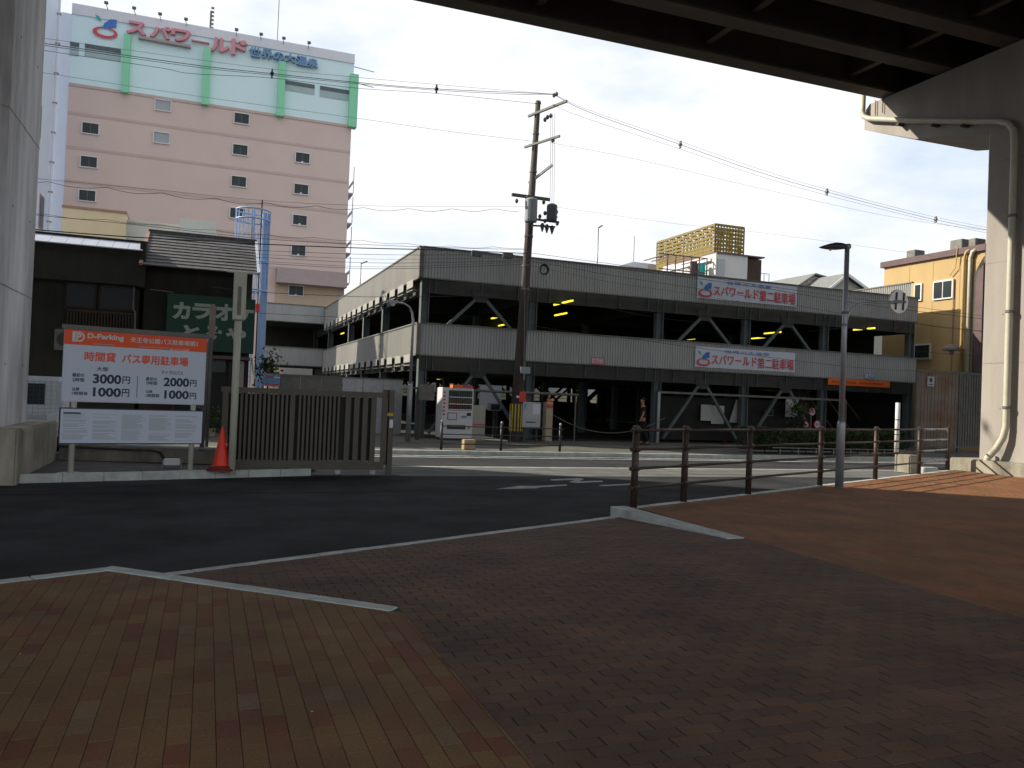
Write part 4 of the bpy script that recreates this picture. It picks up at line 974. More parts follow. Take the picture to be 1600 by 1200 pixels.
skin('body', body, [(0, 1), (1, 2), (2, 3), (3, 4), (4, 5), (5, 6), (6, 7), (3, 8), (8, 9), (9, 10), (10, 11), (3, 12), (12, 13), (13, 14), (14, 15), (0, 16), (16, 17), (17, 18), (18, 19), (0, 20), (20, 21), (21, 22), (22, 23)], 'skin', pe)
sh_ = S([(0, 0, .90, .165, .135), (0, 0, 1.12, .15, .125), (0, 0, 1.30, .172, .122), (0, .01, 1.43, .125, .09), (.17, 0, 1.40, .075), (.20, -.02, 1.24, .062), (-.17, 0, 1.40, .075), (-.20, .01, 1.24, .062)])
skin('shirt', sh_, [(0, 1), (1, 2), (2, 3), (3, 4), (4, 5), (3, 6), (6, 7)], 'cloth', pe)
tr_ = S([(0, 0, .92, .16, .13), (.09, .0, .82, .11), (.10, .10, .50, .085), (.10, .02, .12, .065), (-.09, .0, .82, .11), (-.10, -.06, .50, .085), (-.10, -.21, .14, .065)])
skin('trousers', tr_, [(0, 1), (1, 2), (2, 3), (0, 4), (4, 5), (5, 6)], 'cloth', pe)
skin('hair', S([(0, .0, 1.66, .07), (0, .0, 1.72, .095, .10), (0, .03, 1.78, .08)]), [(0, 1), (1, 2)], 'cloth', pe)
for x, y, z in ((.10, .10, .05), (-.10, -.13, .05)): MB().bbox((x-.045)*s_, (x+.045)*s_, (y-.14)*s_, (y+.12)*s_, 0, .08, .02).part('shoe', 'black', pe)

# ================================================================== UTILITY POLE
up = thing('utility_pole', 'tall weathered utility pole with crossarms and two transformers, in front of the garage', 'utility pole', 9.72, 25.7, 0)
PX = lambda u, v: (PL(u, v, 25.7)[0]-9.72, 0, PL(u, v, 25.7)[1])
top = PX(841, 158); MB().tube([(0, 0, 0), ((top[0])*.5, 0, top[2]*.5), top], [.21, .145, .085], 16).part('pole', 'wood', up, smooth=True)
xt = lambda z: top[0]*z/top[2]
MB().bar((xt(11.2)-.25, .2, 11.05), (xt(11.2)+.55, -1.2, 11.25), .075, .075).part('crossarm', 'galv_d', up)
MB().bar((xt(10.1)-.3, .2, 9.98), (xt(10.1)+.42, -1.1, 10.1), .07, .07).part('crossarm', 'galv_d', up)
MB().bar((xt(9)-.1, .1, 8.75), (xt(9)+.45, -.6, 9.28), .06, .08).part('crossarm', 'galv', up)
p0 = PX(798, 305); p1 = PX(857, 313); MB().bar((p0[0], -.1, p0[2]), (p1[0], -.1, p1[2]), .09, .10).part('crossarm', 'galv_d', up)
for z in (11.45, 10.4, 9.1, 6.9, 5.9, 5.1): MB().lathe([(.225-z*.0105, z), (.225-z*.0105, z+.06)], 12, (xt(z), 0)).part('pole_band', 'galv_d', up)
def can(cx, z0, z1, r, m, y=-.35):
    MB().lathe([(r*.96, z0), (r, z0+.05), (r, z1-.04), (r*.85, z1), (r*.3, z1+.04)], 18, (cx, y)).part('transformer', m, up)
c0 = PX(823, 350); c1 = PX(825, 320); can(c0[0], c0[2], c1[2]+.12, .21, 'trans')
c0 = PX(855.5, 348); c1 = PX(857, 325); can(c0[0], c0[2], c1[2]+.04, .18, 'trans_d')
ins = []
for u, v in ((842, 360), (849, 362), (857, 364)):
    q = PX(u, v); MB().lathe([(.02, q[2]-.10), (.09, q[2]+.12), (.03, q[2]+.2)], 8, (q[0], -.3)).part('cutout_fuse', 'trans_d', up)
for u, v in ((840, 340), (848, 335), (848, 347), (866, 333), (865, 341), (867, 351), (804, 316), (820, 312), (846, 318), (866, 150), (862, 152), (852, 186), (848, 190), (857, 184), (860, 222)):
    q = PX(u, v); MB().lathe([(.03, q[2]-.07), (.06, q[2]-.02), (.06, q[2]+.03), (.02, q[2]+.08)], 8, (q[0], -.2)).part('insulator', 'galv_d', up)
q = PX(830, 344); q2_ = PX(868, 350); MB().bar((q[0], -.2, q[2]), (q2_[0], -.3, q2_[2]), .06, .07).part('transformer_bracket', 'trans_d', up)
q = PX(828, 354); q2_ = PX(862, 357); MB().bar((q[0], -.2, q[2]), (q2_[0], -.3, q2_[2]), .05, .05).part('transformer_bracket', 'trans_d', up)
for k in range(3):
    u = 852+k*3; q = PX(u-2, 185); q2_ = PX(u+1, 322); MB().tube([(q[0], -.6, q[2]), (q2_[0], -.35, q2_[2])], .007, 5).part('dropper', 'cable_g', up)
q = PX(818, 345); q2_ = PX(814, 600); MB().tube([(q[0], -.2, q[2]), (q2_[0], -.25, q2_[2])], .012, 5).part('ground_wire', 'cable_g', up)
cb_ = MB()
q = PX(845, 423)
for k in range(5): 
    MB().tube([(q[0]+(.125+.01*k)*math.cos(t*math.pi/8), -.25-.015*k, q[2]+(.14+.01*k)*math.sin(t*math.pi/8)) for t in range(17)], .014, 6, cap=False).part('cable_coil', 'cable', up)
for i in range(26):   # hazard wrap
    pass
MB().lathe([(.225, .35), (.225, 1.28)], 16, (xt(.8), 0)).part('foot_wrap', 'steel_d', up)
for k in range(7):
    t = math.pi*(1.05+k*.15); MB().bar((xt(.8)+.232*math.cos(t), .232*math.sin(t), .36), (xt(.8)+.232*math.cos(t), .232*math.sin(t), 1.27), .045, .012, (math.cos(t), math.sin(t), 0)).part('yellow_stripe', 'yb', up)
q = PX(814, 578)
MB().box(q[0]-.13, q[0]+.22, -.30, -.27, q[2]-.12, q[2]+.10).part('name_plate', 'trans', up)
MB().box(q[0]-.02, q[0]+.05, -.29, -.25, q[2]-.35, q[2]+.35).part('plate_strap', 'galv_d', up)
q = PX(811, 620); MB().box(q[0]-.1, q[0]+.13, -.30, -.27, q[2]-.16, q[2]+.18).part('warning_plate', 'red2', up); MB().box(q[0]-.2, q[0]-.1, -.29, -.28, q[2]-.04, q[2]+.04).part('warning_arrow', 'panel', up)

# ================================================================== WIRES
def wire(label, pts, r=.010, m='cable', plane=25.3, wob=0, group='overhead wires', spacers=()):
    P = [PL(u, v, plane) for u, v in pts]; out_ = []
    n = len(P)
    def cr_(p0, p1, p2, p3, t): return tuple(.5*((2*p1[i])+(-p0[i]+p2[i])*t+(2*p0[i]-5*p1[i]+4*p2[i]-p3[i])*t*t+(-p0[i]+3*p1[i]-3*p2[i]+p3[i])*t**3) for i in (0, 1))
    for i in range(n-1):
        for k in range(8):
            x, z = cr_(P[max(i-1, 0)], P[i], P[i+1], P[min(i+2, n-1)], k/8)
            out_.append((x, z))
    out_.append(P[-1]); L0 = out_[0]
    if wob:
        dens = []
        for i in range(len(out_)-1):
            for k in range(4): t = k/4; dens.append((out_[i][0]*(1-t)+out_[i+1][0]*t, out_[i][1]*(1-t)+out_[i+1][1]*t))
        out_ = [(x, z-wob*abs(math.sin(x*2.2))) for x, z in dens]
    t = thing('overhead_wire', label, 'wire', L0[0], plane, L0[1], group=group)
    MB().tube([(x-L0[0], 0, z-L0[1]) for x, z in out_], r*.8, 5).part('cable', m, t)
    for u, v in spacers:
        x, z = PL(u, v, plane); k = MB(); k.box(x-L0[0]-.02, x-L0[0]+.02, -.05, .05, z-L0[1]-.13, z-L0[1]+.13); k.box(x-L0[0]-.05, x-L0[0]+.05, -.06, .06, z-L0[1]-.03, z-L0[1]+.03); k.part('spacer', m, t)
GL_ = 'overhead wires left of the utility pole'; GR_ = 'overhead wires right of the utility pole'
wire('thin topmost wire crossing the spa sign to the pole top', [(10, 52), (150, 71), (300, 92), (425, 108), (560, 121), (682, 132), (800, 142), (866, 147)], .007, 'cable_g', group=GL_)
wire('thick paired wire across the green fins to the pole top', [(10, 60), (70, 68), (300, 101), (425, 115), (560, 129), (682, 139), (866, 147)], .013, 'cable', group=GL_, spacers=[(425, 115), (682, 139)])
wire('lower of the thick paired wires across the green fins', [(10, 63), (70, 71), (300, 104), (425, 117.5), (560, 131), (682, 141), (800, 147), (866, 148)], .010, 'cable', group=GL_)
wire('dark sagging wire just under the thick pair left of the pole', [(10, 68), (70, 79), (250, 106), (300, 115), (425, 122), (560, 138), (682, 146), (838, 162)], .009, 'cable', group=GL_)
wire('thin grey wire over the base of the mint storey to the middle arm', [(10, 104), (70, 114), (300, 149), (560, 185), (700, 205), (835, 221)], .007, 'cable_g', group=GL_)
wire('thin wire from the middle arm falling to the right pier', [(860, 223), (1000, 250), (1200, 297), (1400, 340), (1560, 362)], .006, 'cable_g', group=GR_)
wire('upper wire from the pole top sagging right past the viaduct', [(866, 147), (920, 172), (1063, 221), (1180, 262), (1292, 296), (1460, 339), (1580, 362)], .007, 'cable_g', group=GR_)
wire('thick wire from the pole top with spacers, sagging right', [(866, 148), (920, 175), (1063, 226), (1180, 267), (1292, 300), (1460, 343), (1580, 366)], .011, 'cable_g', group=GR_, spacers=[(1063, 226), (1292, 300), (1462, 343)])
wire('lowest wire of the bundle sagging right from the pole top', [(862, 162), (910, 183), (1063, 233), (1180, 273), (1292, 305), (1460, 347), (1580, 371)], .007, 'cable_g', group=GR_)
wire('very thin wire right from the transformers above the yellow lattice', [(858, 322), (1060, 350), (1200, 365), (1400, 392), (1560, 415)], .005, 'cable_g', group=GR_)
wire('straight support wire above the wavy cable left of the transformers', [(10, 275), (100, 283), (250, 297), (420, 314), (600, 322), (822, 323)], .006, 'cable', group=GL_)
wire('wavy black cable hanging from its support wire at the transformers', [(10, 279), (100, 286), (250, 301), (420, 317), (600, 325), (815, 326)], .009, 'cable', wob=.09, group=GL_)
wire('thin wire over the cream wall above the dark roofs', [(10, 322), (58, 333), (200, 346), (400, 365), (545, 374), (700, 384), (820, 386)], .007, 'cable', wob=.05, group=GL_)
wire('black cable over the cream wall parallel to the thin one', [(10, 328), (58, 336), (200, 350), (400, 372), (545, 381), (700, 387), (820, 390)], .009, 'cable', group=GL_)
wire('thickest black cable along the dark roof ridge to the pole', [(10, 353), (58, 359), (200, 370), (330, 377), (400, 381), (545, 387), (700, 391), (822, 396)], .020, 'cable', group=GL_)
for k, (v0, v1, v2, lb) in enumerate(((392, 398, 398, 'first'), (398, 405, 402, 'second'), (403, 411, 407, 'third'), (409, 417, 409, 'fourth'), (412, 420, 413, 'fifth'))):
    wire(lb+' thin wire down from the roof ridge in the fan left of the pole', [(340, v0-4), (420, v0), (600, v1), (820, v2)], .006 if k % 2 else .008, 'cable', group=GL_)
wire('black wire crossing low over the garage left wing', [(330, 448), (400, 456), (520, 462), (600, 464), (760, 462)], .010, 'cable', group=GL_)
wire('lowest black wire over the left wing parapet', [(330, 484), (400, 489), (500, 494), (560, 497)], .008, 'cable', plane=28, group=GL_)
RW = [([(828, 395), (900, 405), (960, 413), (1100, 433), (1360, 470), (1560, 497)], .009, 'top black wire across the garage roof parapet, right of the pole'),
      ([(826, 402), (900, 411), (960, 419), (1160, 445), (1360, 477), (1560, 501)], .011, 'thick black wire over the upper banner'),
      ([(826, 408), (900, 420), (960, 431), (1160, 462), (1360, 497), (1560, 520)], .009, 'black wire crossing the bottom of the upper banner'),
      ([(826, 414), (900, 430), (960, 442), (1050, 455), (1200, 478)], .006, 'thin wire below the upper banner'),
      ([(826, 455), (900, 470), (1000, 492), (1100, 505)], .006, 'thin wire through the dark upper level'),
      ([(828, 508), (900, 520), (1000, 531), (1085, 543), (1360, 576), (1560, 582)], .009, 'black wire crossing the lower banner'),
      ([(1430, 505), (1480, 513), (1560, 520)], .008, 'wire crossing the ochre wall at mid height'),
      ([(1430, 548), (1480, 553), (1560, 557)], .009, 'lowest wire crossing the ochre wall')]
for pts_, r_, lb in RW: wire(lb, pts_, r_, 'cable', plane=24.6, group=GR_)
# splice boxes
for (u, v, lb) in ((793, 399, 'dark splice box on the cables just left of the pole'), (744, 396, 'smaller splice box on the cables over the garage parapet')):
    a_, z_ = PL(u, v, 25.2); solo(MB().bbox(-.16, .18, -.07, .07, -.10, .09, .02), 'splice_box', 'trans_d', lb, 'cable box', a_, 25.2, z_)

# ================================================================== DARK HOUSES (left, across the road)
hp_ = 26.9
h1 = thing('dark_house', 'dark old timber house with a pale tin eave and lattice, at the far left', 'house', -5.6, hp_, 0)
MB().box(0, 3.55, .5, 6, 0, 5.5).part('wall', 'darkwood', h1)
MB().box(-.1, 3.62, 0.0, .5, 4.38, 5.42).part('board_fascia', 'darkwood', h1)
for i in range(9):
    rf = MB(); x0 = -.1+i*.415; rf.add([(x0, -.12, 5.44), (x0+.405, -.12, 5.44), (x0+.405, .75, 5.78), (x0, .75, 5.78), (x0, -.12, 5.41), (x0+.405, -.12, 5.41), (x0+.405, .75, 5.75), (x0, .75, 5.75)], [(0, 1, 2, 3), (7, 6, 5, 4), (0, 4, 5, 1), (1, 5, 6, 2), (2, 6, 7, 3), (3, 7, 4, 0)]).part('tin_sheet', 'rooftin', h1)
MB().box(-.1, 3.7, .7, .85, 5.78, 5.84).part('ridge_cap', 'darkwood', h1)
MB().box(3.55, 3.72, -.05, .8, 4.35, 5.72).part('end_board', 'darkwood', h1)
a_ = PL(100, 520, hp_)[0]+5.6; b_ = PL(210, 520, hp_)[0]+5.6; z0_ = PL(150, 520, hp_)[1]-.3; z1_ = PL(150, 488, hp_)[1]
MB().box(a_, b_, .30, .38, z1_, z1_+.08).part('lattice_rail', 'darkbrown', h1); MB().box(a_, b_, .30, .38, z0_-.08, z0_).part('lattice_rail', 'darkbrown', h1)
lm_ = MB().box(-.02, .02, .31, .36, z0_, z1_).mesh('lattice_bar', 'darkbrown')
n_ = 22
for i in range(n_+1):
    o = bpy.data.objects.new('lattice_bar', lm_); col.objects.link(o); o.parent = h1; o.location = (a_+.03+(b_-a_-.06)*i/n_, 0, 0)
wz0 = PL(150, 482, hp_)[1]; wz1 = PL(150, 435, hp_)[1]
for xx0, xx1 in ((a_-.1, a_+.75), (a_+.8, b_-.05)):
    f_ = MB().box(xx0, xx1, .44, .50, wz0, wz1).part('window', 'darkbrown', h1); MB().box(xx0+.06, xx1-.06, .425, .438, wz0+.06, wz1-.06).part('pane', 'black', f_)
MB().tube([(3.42, .2, 4.35), (3.42, .2, 3.7), (3.48, .2, 3.6), (3.5, .2, 2.2)], .025, 8).part('drain_pipe', 'galv_d', h1)
u0, z0_ = PL(88, 577, 26.3); u1, z1_ = PL(99, 520, 26.3)
ac = thing('air_conditioner', 'old beige air conditioner unit on the dark house front', 'air conditioner', u0-.1, 26.35, z0_)
MB().bbox(0, .62, 0, .28, .55, 1.15, .02).part('casing', 'galv_d', ac); MB().disc(.26, .86, .20, -.012, -.001, 20).part('fan_grille', 'steel_d', ac)
MB().tube([(.45, -.02, .55), (.30, -.02, .4), (.30, -.02, .1), (.4, -.02, -.2)], .015, 6).part('hose', 'galv_d', ac)
for x in (.08, .52): MB().bar((x, .02, .54), (x, .5, .54), .03, .03).part('bracket', 'steel_d', ac)
h2 = thing('snack_bar_house', 'dark two-storey house with a grey tiled roof and green karaoke signboard', 'house', -1.98, hp_, 0)
MB().box(0.05, 3.2, .55, 6.5, 0, 5.1).part('wall', 'darkwood', h2)
for i in range(11):
    t0 = i/11; t1 = (i+1)/11; y0 = -.25+t0*2.6; y1 = -.25+t1*2.6+.06; z0_ = 4.98+t0*1.42; z1_ = 4.98+t1*1.42+.02
    MB().add([(0, y0, z0_), (3.32, y0, z0_), (3.32, y1, z1_), (0, y1, z1_), (0, y0, z0_+.035), (3.32, y0, z0_+.035), (3.32, y1, z1_+.01), (0, y1, z1_+.01)], [(3, 2, 1, 0), (4, 5, 6, 7), (0, 1, 5, 4), (1, 2, 6, 5), (2, 3, 7, 6), (3, 0, 4, 7)]).part('roof_tile_course', 'rooft', h2)
MB().box(-.02, 3.36, 2.28, 2.5, 6.36, 6.50).part('ridge', 'rooft', h2)
MB().add([(0.1, .6, 5), (3.15, .6, 5), (3.15, 2.4, 6.3), (.1, 2.4, 6.3), (3.15, 6, 5), (.1, 6, 5)], [(0, 1, 2, 3), (3, 2, 4, 5)]).part('roof_board', 'darkwood', h2)
MB().bar((-.02, -.25, 5.0), (-.02, 2.35, 6.42), .10, .08).part('flashing', 'copper', h2)
MB().bar((3.34, -.25, 5.0), (3.34, 2.35, 6.42), .08, .12).part('flashing', 'rooftin', h2)
ga_, gz1 = PL(262, 458, hp_-.05); gb_, _ = PL(400, 458, hp_-.05); _, gz0 = PL(330, 549, hp_-.05)
gs = thing('karaoke_sign', 'dark green karaoke signboard with cream brush lettering on the tiled house', 'sign', ga_, hp_-.05, gz0)
gw, gh = gb_-ga_, gz1-gz0
MB().box(0, gw, 0, .5, 0, gh).part('board', 'gsign', gs)
for ch_, (x0, y0, x1, y1) in {'カ': (270, 471, 297, 500), 'ラ': (301, 473, 331, 500), 'オ': (337, 474, 362, 502), 'ケ': (367, 477, 396, 505), 'と': (286, 507, 312, 531), 'み': (320, 508, 349, 537), 'や': (353, 510, 384, 538)}.items():
    a0_, z1_ = PL(x0, y0, hp_-.06); a1_, z0_ = PL(x1, y1, hp_-.06); text(ch_, a0_-ga_, a1_-ga_, z0_-gz0, z1_-gz0, -.002, 'gtext', gs, 'letter', .01, .05)
MB().box(.95, 3.2, -.15, .5, gz0-.22, gz0-.12).part('awning', 'maroon', h2)
MB().box(.9, 3.1, .40, .54, .1, gz0-.25).part('shopfront', 'inside', h2)
for x in (.98, 1.62, 2.6): MB().box(x, x+.09, .33, .39, 0, gz0-.25).part('door_frame', 'darkbrown', h2)
MB().box(2.7, 3.05, .30, .39, 0, gz0-.25).part('door_panel', 'tand', h2)
MB().box(1.75, 2.5, .36, .395, 1.9, 2.3).part('transom', 'glass', h2)
MB().tube([(3.28, .3, 2.4), (3.32, .2, 2.0), (3.4, .2, 1.75)], .03, 8).part('side_gutter', 'offwhite', h2)
MB().tube([(.25, .2, 4.32), (.9, .2, 4.28)], .012, 6).part('curtain_rod', 'galv', h2)
mb = MB(); leaves(mb, 260, lambda: (random.gauss(0, .2), random.gauss(0, .2), random.uniform(.1, .9)), .07)
ps = thing('potted_shrub', 'dark shrub in front of the karaoke house beside the ivory pole', 'plant', PL(330, 650, 25.5)[0], 25.5, 0); mb.part('foliage', 'leaf', ps)
MB().lathe([(.12, 0), (.16, .22), (.13, .23)], 12).part('pot', 'tan', ps)
mb = MB(); leaves(mb, 380, lambda: (random.gauss(0, .22), random.gauss(0, .2), random.gauss(0, .28)), .07)
a_, z_ = PL(418, 575, 29); vs_ = thing('climbing_plant', 'dark climbing plant at the foot of the blue tower', 'plant', a_, 29, 0); o = mb.part('foliage', 'leaf', vs_); o.location = (0, 0, z_)
MB().tube([(0, 0, 0), (.05, 0, z_*.6), (-.05, 0, z_)], .03, 6).part('stem', 'darkbrown', vs_)
# rear low buildings
for (name, u0, v0, u1, pl_, dep, m, lb) in (('cream_building', 98, 320, 197, 40, 5, 'cream', 'cream flat-roofed box building behind the dark roofs'), ('grey_building', 197.5, 343, 283, 40.5, 5, 'greyw', 'pale grey flat building between the cream block and the white gable')):
    a0_, z1_ = PL(u0, v0, pl_); a1_, _ = PL(u1, v0+12, pl_); t = thing(name, lb, 'building', a0_, pl_, 0)
    MB().box(0, a1_-a0_, 0, dep, 0, z1_-.1).part('wall', m, t); MB().box(-.03, a1_-a0_+.03, -.04, dep, z1_-.1, z1_).part('roof_edge', 'copper' if m == 'cream' else 'greyw', t)
a0_, z1_ = PL(281, 341, 39); a1_, _ = PL(335, 345, 39); a2_, z2_ = PL(345, 388, 39)
t = thing('white_gable_building', 'pale greenish white building with a slanted right side above the tiled roof', 'building', a0_, 39, 0)
MB().prism([(0, 0), (a2_-a0_, 0), (a2_-a0_, z2_-.2), (a1_-a0_, z1_), (0, z1_)], 0, 4, 'y').part('wall', 'whiteg', t)
# blue caged ladder tower
tp = 36.0; ta = PL(396, 330, tp)[0]; tz = PL(396, 328, tp)[1]; rad = (PL(424, 330, tp)[0]-PL(370, 330, tp)[0])/2
tw = thing('ladder_tower', 'powder blue steel tower with a round barred cage beside the karaoke house', 'tower', ta, tp, 0)
px_ = rad*.78
MB().box(px_-.16, px_+.16, -.18, .18, 0, tz-.1).part('post', 'tower', tw)
for z in (tz-.05, tz-.45, tz-2.2, tz-3.4):
    n = 28; MB().tube([(rad*math.cos(2*math.pi*k/n), rad*math.sin(2*math.pi*k/n), z) for k in range(n+1)], .035, 6, cap=False).part('cage_ring', 'tower', tw)
for k in range(20): t = 2*math.pi*k/20; MB().tube([(rad*math.cos(t), rad*math.sin(t), tz-3.6), (rad*math.cos(t), rad*math.sin(t), tz-.03)], .016, 5).part('cage_bar', 'tower', tw)
MB().box(-.06, .08, -.05, .05, tz-3.2, tz).part('inner_post', 'tower', tw)
for x in (px_-.75, px_-.38): MB().tube([(x, -.1, 1.5), (x, -.1, tz-3.4)], .025, 6).part('ladder_rail', 'tower', tw)
for i in range(18): MB().tube([(px_-.75, -.1, 1.7+i*.22), (px_-.38, -.1, 1.7+i*.22)], .018, 5).part('rung', 'tower', tw)
MB().tube([(px_-.2, -.3, 1.5), (px_-.22, -.3, tz+.4)], .03, 6).part('cable', 'cable', tw); MB().bbox(px_-.3, px_-.14, -.38, -.26, 4.6, 4.95, .02).part('red_lamp', 'red2', tw)
# walls behind the gate
a0_, z1_ = PL(470, 590, 30); 
fw = thing('panel_fence', 'grey panel fence behind the bronze gate, below the garage wing', 'fence', PL(436, 592, 29)[0], 29, 0)
for i in range(6): MB().box(i*.72, i*.72+.70, 0, .05, 0, 1.92).part('fence_panel', 'galv_d' if i < 3 else 'galv', fw)
MB().box(0, 4.32, -.02, .07, 1.92, 1.97).part('top_rail', 'galv_d', fw)
b, w_, h_ = plate('navy_sign', (411, 583), (437, 604), 28.6, 'navy', 'navy sign with red and white print above the bronze gate', 'sign')
MB().box(.1, .35, -.016, -.0125, h_*.65, h_*.8).part('print', 'red', b); MB().box(.36, .55, -.016, -.0125, h_*.65, h_*.75).part('print', 'panel', b); MB().box(.08, .52, -.016, -.0125, h_*.1, h_*.2).part('print', 'red', b)
MB().box(.0, .05, .02, .07, -1.6, 0).part('post', 'steel_d', b)

# ================================================================== SPA BUILDING
SP = 75.0; sa0, sa1 = -11.55, 11.30
sb = thing('spa_building', 'tall pink spa building with a mint top storey and green fins', 'building', sa0, SP, 0)
SW = sa1-sa0; Z1, Z2 = 25.62, 32.1
MB().box(0, SW, 0, 18, 0, Z1).part('wall', 'pink', sb)
MB().box(0, SW, .02, 18, Z1, Z2-.85).part('upper_wall', 'mint', sb)
MB().box(-.05, SW+.03, -.08, 18, Z2-.85, Z2).part('roof_parapet', 'pal', sb)
MB().box(-.9, 0, .05, 18, 0, Z2-.85).part('left_return_wall', 'lav', sb)
for k in range(5): MB().box(0, SW, -.025, -.004, 23.15-2.78*k-.12, 23.15-2.78*k+.12).part('floor_groove', 'pink_d', sb)
MB().box(0, SW, -.06, -.026, Z1-.25, Z1-.02).part('string_course', 'pink_d', sb)
for u0, u1 in ((190, 201), (315, 326.5), (433, 444), (545, 558)):
    x0 = PL(u0, 150, SP)[0]-sa0; x1 = PL(u1, 150, SP)[0]-sa0; zt = 30.05 if u0 > 100 else 30
    MB().box(x0, x1, -.55, .3, 25.35, 30.15).part('fin', 'green', sb)
def swin(x, zt, m='glass', w_=1.32, h_=.98):
    fr_ = MB(); e = .07; z0 = zt-h_
    fr_.box(x, x+w_, -.13, -.0, z0, z0+e); fr_.box(x, x+w_, -.13, -.0, zt-e, zt); fr_.box(x, x+e, -.13, -.0, z0+e, zt-e); fr_.box(x+w_-e, x+w_, -.13, -.0, z0+e, zt-e)
    f_ = fr_.part('window', 'white', sb)
    MB().box(x+e, x+w_-e, -.045, -.001, z0+e, zt-e).part('pane', m, f_)
    if m == 'glass': MB().box(x+w_*.5-.02, x+w_*.5+.02, -.06, -.046, z0+e, zt-e).part('mullion', 'steel', f_)
    if m == 'glass' and x > 15: MB().box(x+w_*.42, x+w_*.56, -.075, -.061, z0+e, z0+e+.13).part('label', 'panel', f_)
for zt in (22.58, 19.82, 17.05): swin(-10.5-sa0, zt)
for zt in (25.35, 22.6): swin(-5.14-sa0, zt, 'glass_g')
for zt in (25.22, 22.48, 19.72, 16.95, 14.2): swin(1.17-sa0, zt)
for zt in (22.52, 19.71, 16.95, 14.22): swin(6.45-sa0, zt)
swin(6.38-sa0, 10.63, 'glass', 1.35, .95)
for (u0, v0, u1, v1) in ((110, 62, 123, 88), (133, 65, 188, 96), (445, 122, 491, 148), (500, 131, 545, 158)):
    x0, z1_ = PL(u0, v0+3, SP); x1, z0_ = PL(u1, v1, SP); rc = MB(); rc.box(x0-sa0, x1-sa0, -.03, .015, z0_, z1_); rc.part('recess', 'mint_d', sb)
    MB().box(x0-sa0, x1-sa0, -.06, -.031, z1_-.35, z1_).part('recess_painted_shadow', 'steel', sb)  # dark strip put on as the shadow at each recess top
# lettering (individual glyphs)
for ch_, (u0, v0, u1, v1) in {'ス': (198, 31, 228, 57), 'パ': (235, 38, 266, 63), 'ワ': (268, 44, 297, 68), 'ー': (299, 62, 327, 68.5), 'ル': (329, 57, 358, 84), 'ド': (362, 60, 386, 89)}.items():
    x0, z1_ = PL(u0, v0, SP-.3); x1, z0_ = PL(u1, v1, SP-.3); text(ch_, x0-sa0, x1-sa0, z0_, z1_, -.06, 'letter', sb, 'letter', .35, .035)
for ch_, (u0, v0, u1, v1) in {'世': (390, 72, 407, 90), '界': (409, 75, 426, 93), 'の': (427, 80, 444, 96), '大': (445, 82, 462, 99), '温': (463, 86, 480, 104), '泉': (481, 90, 497, 107)}.items():
    x0, z1_ = PL(u0, v0, SP-.3); x1, z0_ = PL(u1, v1, SP-.3); text(ch_, x0-sa0, x1-sa0, z0_, z1_, -.06, 'navy', sb, 'letter', .3, .03)
x, z = PL(165, 42, SP); logo(sb, x-sa0, z-.1, .95, -.12, 'red')
x0, z1_ = PL(217, 58, SP); x1, z0_ = PL(298, 76, SP); MB().bar((x0-sa0, -.2, z1_-.1), (x1-sa0, -.2, z1_-.15), .4, .22).part('sign_light_trough', 'tand', sb)
for u, v in ((169, 14), (212, 22), (252, 31), (292, 39), (370, 55), (408, 62), (443, 68), (482, 75)):
    x, z = PL(u, v, SP); MB().tube([(x-sa0, 0, z-.1), (x-sa0-.1, -.9, z+.1), ], .03, 5).tube([(x-sa0, .1, Z2), (x-sa0, 0, z)], .03, 5).part('sign_spotlight_arm', 'galv_d', sb)
    MB().bbox(x-sa0-.2, x-sa0+.1, -1.05, -.8, z+0., z+.2, .03).part('spotlight', 'galv_d', sb)
x, z = PL(330, 10, SP); MB().tube([(x-sa0, 1, Z2), (x-sa0, 1, z)], .09, 6).part('antenna_mast', 'galv_d', sb)
for k in range(6): MB().box(x-sa0, x-sa0+.25, .9, 1.1, Z2+.4+k*.35, Z2+.52+k*.35).part('antenna_element', 'galv_d', sb)
x, z = PL(437, 5, SP); MB().tube([(x-sa0, 1, Z2), (x-sa0, 1, z+4)], .04, 5).part('lightning_rod', 'galv_d', sb)
for dz in (0, 1.1): MB().tube([(SW, .5, 31.2-dz*1.3), (SW+1.9, .2, 30.9-dz*1.3)], .04, 5).part('side_lamp_arm', 'galv', sb)
for k in range(4):
    z = 19.6-k*2.76; MB().box(SW, SW+.5, .5, 3, z-.15, z).part('stair_landing', 'galv', sb)
    MB().tube([(SW+.5, .5, z), (SW+.5, .5, z+2.4)], .04, 5).part('stair_post', 'galv', sb); MB().bar((SW+.45, .5, z+1.0), (SW+.45, 3, z+1.0), .04, .3).part('stair_rail', 'pal', sb)
# shading and sunlit reflections on the lower facade, built as tinted bands and panels
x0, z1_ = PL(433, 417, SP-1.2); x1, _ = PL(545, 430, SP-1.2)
MB().box(x0-sa0, SW+.05, -1.2, -.08, z1_-1.3, z1_).part('facade_shade_band', 'tand', sb)
x0, _ = PL(432, 430, SP-1.2); x1, _ = PL(531, 440, SP-1.2); MB().box(x0-sa0, x1-sa0, -.029, -.0255, 0, z1_-1.3).part('sunlit_patch_panel', 'tan', sb); MB().box(x1-sa0, SW, -.029, -.0255, 0, z1_-1.3).part('mauve_panel', 'tand', sb)
swin(6.38-sa0, 10.63, 'glass', 1.35, .95) if False else None
